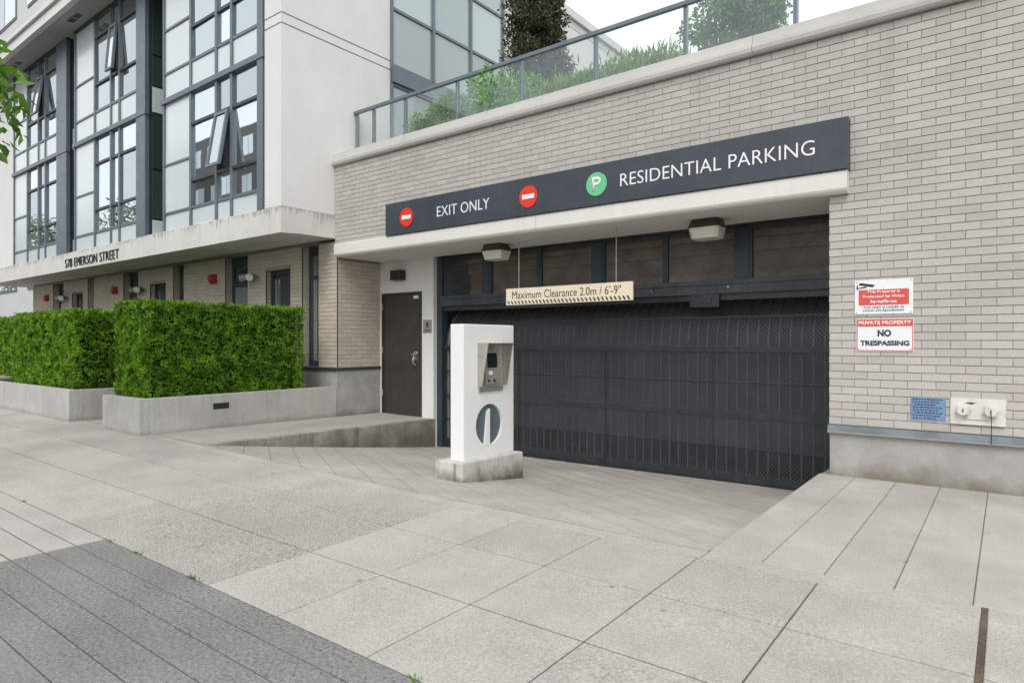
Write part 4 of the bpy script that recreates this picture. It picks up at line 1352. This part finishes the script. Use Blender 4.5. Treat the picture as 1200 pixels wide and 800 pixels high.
# bronze conifer on the terrace
t = thing('bronze_conifer', 'dark bronze columnar conifer rising behind the terrace glass', 'shrub', (-6.1, 8.7, 4.34))
part('pot', MB().cyl((-6.1, 8.7, 4.341), (0, 0, 1), .26, .45, 24, .34), 'slate', t, bevel=.01)
part('stem', MB().tube([(-6.1, 8.7, 4.7), (-6.1, 8.7, 5.6), (-6.08, 8.7, 6.9)], [.05, .04, .01], 8), 'bark', t)
bl = []
for k in range(220):
    z = 4.85 + 2.75 * (k / 220)
    rr = (.52 - .12 * ((z - 4.8) / 2.8)) * (1 if z < 6.9 else max(.2, 1 - (z - 6.9) / .9))
    a = random.uniform(0, 2 * math.pi); q = rr * math.sqrt(random.random())
    bl.append(blob_leaves((-6.17 + math.cos(a) * q, 8.7 + math.sin(a) * q, z), (.17, .17, .15), 150, .075, .42, k, .35, .5, .3))
link_leaves('foliage', leaf_mesh('foliage', *cat(bl)), 'bronzeleaf', t)

# bright shrub, pale shrubs and grasses behind the glass
def shrub(x, y, w, h, mat, label, n=14, leaf=.09, wid=.5, nm='terrace_shrub', z0=4.34):
    t = thing(nm, label, 'shrub', (x, y, z0))
    mb = MB()
    for k in range(5):
        a = k * 1.25; mb.tube([(x, y, z0), (x + math.cos(a) * w * .2, y + math.sin(a) * w * .15, z0 + h * .45), (x + math.cos(a) * w * .4, y + math.sin(a) * w * .25, z0 + h * .8)], [.012, .009, .004], 5)
    part('stems', mb, 'bark', t)
    bl = []
    for k in range(n):
        a = random.uniform(0, 6.28); q = math.sqrt(random.random())
        zc = z0 + h * random.uniform(.25, .85)
        bl.append(blob_leaves((x + math.cos(a) * q * w * .4, y + math.sin(a) * q * w * .25, zc), (w * .2, w * .15, h * .17), 90, leaf, wid, k + x, .3, .5, .2))
    link_leaves('foliage', leaf_mesh('foliage', *cat(bl)), mat, t)
shrub(-5.85, 7.45, 1.2, .92, 'shrub', 'bright green leafy shrub pressed against the terrace glass', 40, .085, .5)
shrub(-7.0, 7.5, .8, .9, 'paleplant', 'pale green shrub behind hazy glass, between bright shrub and white wall', 28, .07, .45)
shrub(-7.65, 7.5, .65, .7, 'paleplant', 'small pale shrub behind hazy glass nearest the white wall', 20, .06, .4)
shrub(-8.3, 7.5, .5, .30, 'shrub', 'low tuft of leaves at the corner of the white wall', 6, .09, .3)
def grass_row(x0, x1, y, h, label):
    t = thing('terrace_grass_row', label, 'grass', ((x0 + x1) / 2, y, 4.34))
    part('trough', MB().box(x0, x1, y - .18, y + .16, 4.341, 4.42), 'slate', t, bevel=.008)
    n = 6500
    p = np.stack([RNG.uniform(x0, x1, n), y + RNG.normal(size=n) * .14, np.full(n, 4.42) + RNG.random(n) ** 1.2 * h * .75], 1)
    hh = h * (1 + .25 * lump(p, 2.5, 3))
    p[:, 2] = 4.42 + (p[:, 2] - 4.42) * hh / h
    dv = np.array([0, 0, 1.0]) + unit(n) * .55
    me = leaf_mesh('blades', p, dv, unit(n), RNG.uniform(.08, .17, n), RNG.uniform(.018, .032, n))
    o = link_leaves('blades', me, 'paleplant', t)
grass_row(-5.25, -3.2, 7.6, .62, 'row of pale green bushy plants in a trough behind the glass')
# small tree behind the terrace
t = thing('terrace_tree', 'small leafy tree in a pot on the terrace behind the glass', 'tree', (-3.35, 10.2, 4.34))
part('pot', MB().cyl((-3.35, 10.2, 4.341), (0, 0, 1), .28, .5, 24, .36), 'slate', t, bevel=.01)
tk = MB().tube([(-3.35, 10.2, 4.8), (-3.37, 10.2, 5.4), (-3.3, 10.18, 6.1), (-3.32, 10.2, 6.9)], [.05, .042, .03, .01], 8)
for k in range(9):
    a = k * 2.4; z = 5.3 + k * .17
    tk.tube([(-3.35, 10.2, z), (-3.35 + math.cos(a) * .4, 10.2 + math.sin(a) * .4, z + .25), (-3.35 + math.cos(a) * .75, 10.2 + math.sin(a) * .7, z + .42)], [.02, .014, .005], 5)
part('trunk', tk, 'bark', t)
bl = []
for k in range(85):
    a = random.uniform(0, 6.28); q = math.sqrt(random.random()) * .85; z = random.uniform(5.55, 7.3)
    q *= 1 - abs(z - 6.4) / 1.7
    bl.append(blob_leaves((-3.35 + math.cos(a) * q, 10.2 + math.sin(a) * q, z), (.22, .22, .18), 120, .095, .55, k, .1, .6, .2))
link_leaves('crown', leaf_mesh('crown', *cat(bl)), 'treeleaf', t)
shrub(-4.15, 10.4, 1.0, 1.5, 'treeleaf', 'loose dark green shrub beside the potted terrace tree', 16, .075, .5)
# garden chair
t = thing('garden_chair', 'black metal garden chair on the terrace behind the glass', 'chair', (-3.45, 8.9, 4.34))
cx_, cy_ = -3.4, 9.0
part('seat', B(cx_ - .25, cx_ + .25, cy_ - .22, cy_ + .22, 4.79, 4.815), 'ink', t, bevel=.005)
for sx in (-1, 1):
    part('leg', MB().tube([(cx_ + sx * .24, cy_ - .21, 4.341), (cx_ + sx * .24, cy_ - .21, 5.02)], .012, 6), 'ink', t)
    part('leg', MB().tube([(cx_ + sx * .24, cy_ + .22, 4.341), (cx_ + sx * .24, cy_ + .22, 4.8), (cx_ + sx * .24, cy_ + .27, 5.62)], .013, 6), 'ink', t)
    part('armrest', MB().tube([(cx_ + sx * .24, cy_ - .22, 5.03), (cx_ + sx * .24, cy_ + .24, 5.05)], .014, 6), 'ink', t)
part('back_rail', MB().tube([(cx_ - .25, cy_ + .27, 5.62), (cx_ + .25, cy_ + .27, 5.62)], .016, 6).tube([(cx_ - .25, cy_ + .25, 5.25), (cx_ + .25, cy_ + .25, 5.25)], .012, 6), 'ink', t)
for k in range(5):
    xx = cx_ - .16 + k * .08
    part('back_bar', MB().tube([(xx, cy_ + .245, 5.25), (xx, cy_ + .27, 5.62)], .008, 5), 'ink', t)

# street tree at the boulevard, its lowest branch reaching into view
t = thing('street_tree', 'leafy street tree whose low branch hangs beside the glazed bays', 'tree', (-8.3, .75, 0))
tk = MB().tube([(-8.3, .75, -.02), (-8.28, .76, 1.2), (-8.32, .74, 2.6), (-8.25, .8, 4.2), (-8.2, .8, 6.2)], [.14, .115, .10, .08, .03], 12)
br = [[(-8.3, .75, 2.6), (-7.4, .95, 3.3), (-6.55, 1.12, 3.55), (-5.95, 1.22, 3.5)], [(-8.28, .76, 3.2), (-7.4, .5, 4.1), (-6.6, .4, 4.7)], [(-8.3, .75, 2.9), (-9.3, 1.1, 3.7), (-10.2, 1.2, 4.2)],
      [(-8.27, .8, 3.9), (-8.0, 1.5, 4.7), (-7.8, 2.0, 5.2)], [(-8.27, .8, 3.6), (-8.6, 0, 4.5), (-8.9, -.7, 5.0)], [(-8.2, .8, 5.0), (-7.5, 1.0, 5.8), (-7.0, 1.1, 6.3)], [(-8.2, .8, 5.2), (-9.0, .7, 6.0), (-9.5, .6, 6.5)]]
for b_ in br:
    tk.tube(b_, [.05, .03, .016, .006][:len(b_)] if len(b_) == 4 else [.05, .03, .01], 7)
part('trunk', tk, 'bark', t)
bl = []
def sprays(c, rad, n, k):
    bl.append(blob_leaves(c, rad, n, .13, .5, k, -.25, .5, .15))
for i, b_ in enumerate(br):
    for k in range(1, len(b_)):
        for q in range(3):
            p_ = Vector(b_[k - 1]).lerp(Vector(b_[k]), (q + 1) / 3)
            sprays((p_.x, p_.y, p_.z - .05), (.36, .30, .28), 70 if i else 45, i * 9 + k + q)
# leaves at the tip of the low branch
for (x_, y_, z_) in ((-5.35, 1.30, 3.22), (-5.3, 1.32, 2.98), (-5.12, 1.34, 2.80), (-5.22, 1.30, 2.66), (-5.5, 1.28, 3.4), (-5.45, 1.3, 2.75), (-5.6, 1.25, 3.05), (-5.2, 1.32, 3.1), (-5.05, 1.34, 2.9), (-5.28, 1.3, 2.85), (-5.4, 1.3, 3.3)):
    bl.append(blob_leaves((x_ - .17, y_, z_), (.16, .14, .13), 20, .105, .5, x_ * 7 + z_, -.5, .5, .1))
link_leaves('crown', leaf_mesh('crown', *cat(bl)), 'leaf', t)
part('twigs', MB().tube([(-5.95, 1.22, 3.5), (-5.5, 1.3, 3.35), (-5.25, 1.32, 3.0), (-5.15, 1.33, 2.72)], [.008, .006, .005, .003], 5), 'bark', t)

# weeds in the joint
for i, (x_, y_, s_, lb) in enumerate(((-3.55, 1.745, 1.0, 'tuft of weeds in the joint where dark and pale paving meet near the flare'), (-4.25, 1.745, .6, 'small weed in the joint above the corner of the dark paving'),
                               (-4.65, 1.742, .5, 'tiny weed at the corner of the dark paving'), (-1.80, 1.74, .7, 'low weed in the joint beside the dark paving edge'), (-6.35, 1.745, .5, 'tiny weed in the joint along the pale grooved strip'))):
    n = int(60 * s_)
    p = np.stack([x_ + RNG.normal(size=n) * .035 * s_, y_ + RNG.normal(size=n) * .008, np.full(n, -.008)], 1)
    dv = np.array([0, 0, .55]) + unit(n) * .8; dv[:, 2] = np.abs(dv[:, 2])
    me = leaf_mesh('weed_tuft', p, dv, unit(n) + np.array([0, 0, 1.]), RNG.uniform(.012, .03, n), RNG.uniform(.005, .009, n))
    tag(link_leaves('weed_tuft', me, 'weed', None), lb, 'weed')

# ------------------------------------------------------------------ neighbours
def block(name, label, x0, x1, y0, y1, h, mat, face_y, nx, floors, wx=1.4, wz=1.5, z00=1.2, fh=3.0):
    t = thing(name, label, 'building', ((x0 + x1) / 2, (y0 + y1) / 2, -.19))
    part('wall', B(x0, x1, y0, y1, -.19, h), mat, t)
    s = 1 if face_y == y1 else -1
    for f_ in range(floors):
        for i in range(nx):
            xc = x0 + (x1 - x0) * (i + .5) / nx; z = z00 + f_ * fh
            w = part('window', B(xc - wx / 2, xc + wx / 2, min(face_y, face_y + s * .03), max(face_y, face_y + s * .03), z, z + wz), 'mullion', t)
            for q in (0, 1):
                a = xc - wx / 2 + .06 + q * (wx / 2 - .03)
                part('pane', B(a, a + wx / 2 - .09, min(face_y + s * .032, face_y + s * .05), max(face_y + s * .032, face_y + s * .05), z + .07, z + wz - .07), 'pane', w)
    return t
block('apartment_tower', 'tall pale apartment tower behind the end of the white building', -60, -25.4, 8.0, 22, 24, 'tower', 8.0, 9, 7, 2.6, 1.6, 3.2, 3.45)
block('brick_block', 'dark brick block across the street seen only in window reflections', -63, -33, -29, -16, 18.6, 'rock_red', -16, 11, 6, 1.6, 1.6)
def street_tree(x, y, h, r, label, n=60):
    t = thing('far_tree', label, 'tree', (x, y, -.19), 'trees across the street')
    part('trunk', MB().tube([(x, y, -.19), (x + .1, y, h * .4), (x, y, h * .75)], [.2, .15, .05], 8), 'bark', t)
    bl = []
    for k in range(n):
        d_ = unit(1)[0]; q = random.random() ** .4
        bl.append(blob_leaves((x + d_[0] * r * q, y + d_[1] * r * q, h * .62 + d_[2] * h * .33 * q), (r * .3, r * .3, r * .28), 60, .35, .6, k + x, .1, .5, .3))
    link_leaves('crown', leaf_mesh('crown', *cat(bl)), 'treeleaf', t)
for (x, y, h, r) in ((-53, -12.5, 11.5, 2.8), (-60, -12.0, 14.5, 3.4), (-68, -12.5, 13, 3.2), (-77, -12, 15, 3.6), (-87, -12.5, 16, 3.8), (-97, -12, 15, 3.6)):
    street_tree(x, y, h, r, 'leafy street tree across the road mirrored in the bay windows')
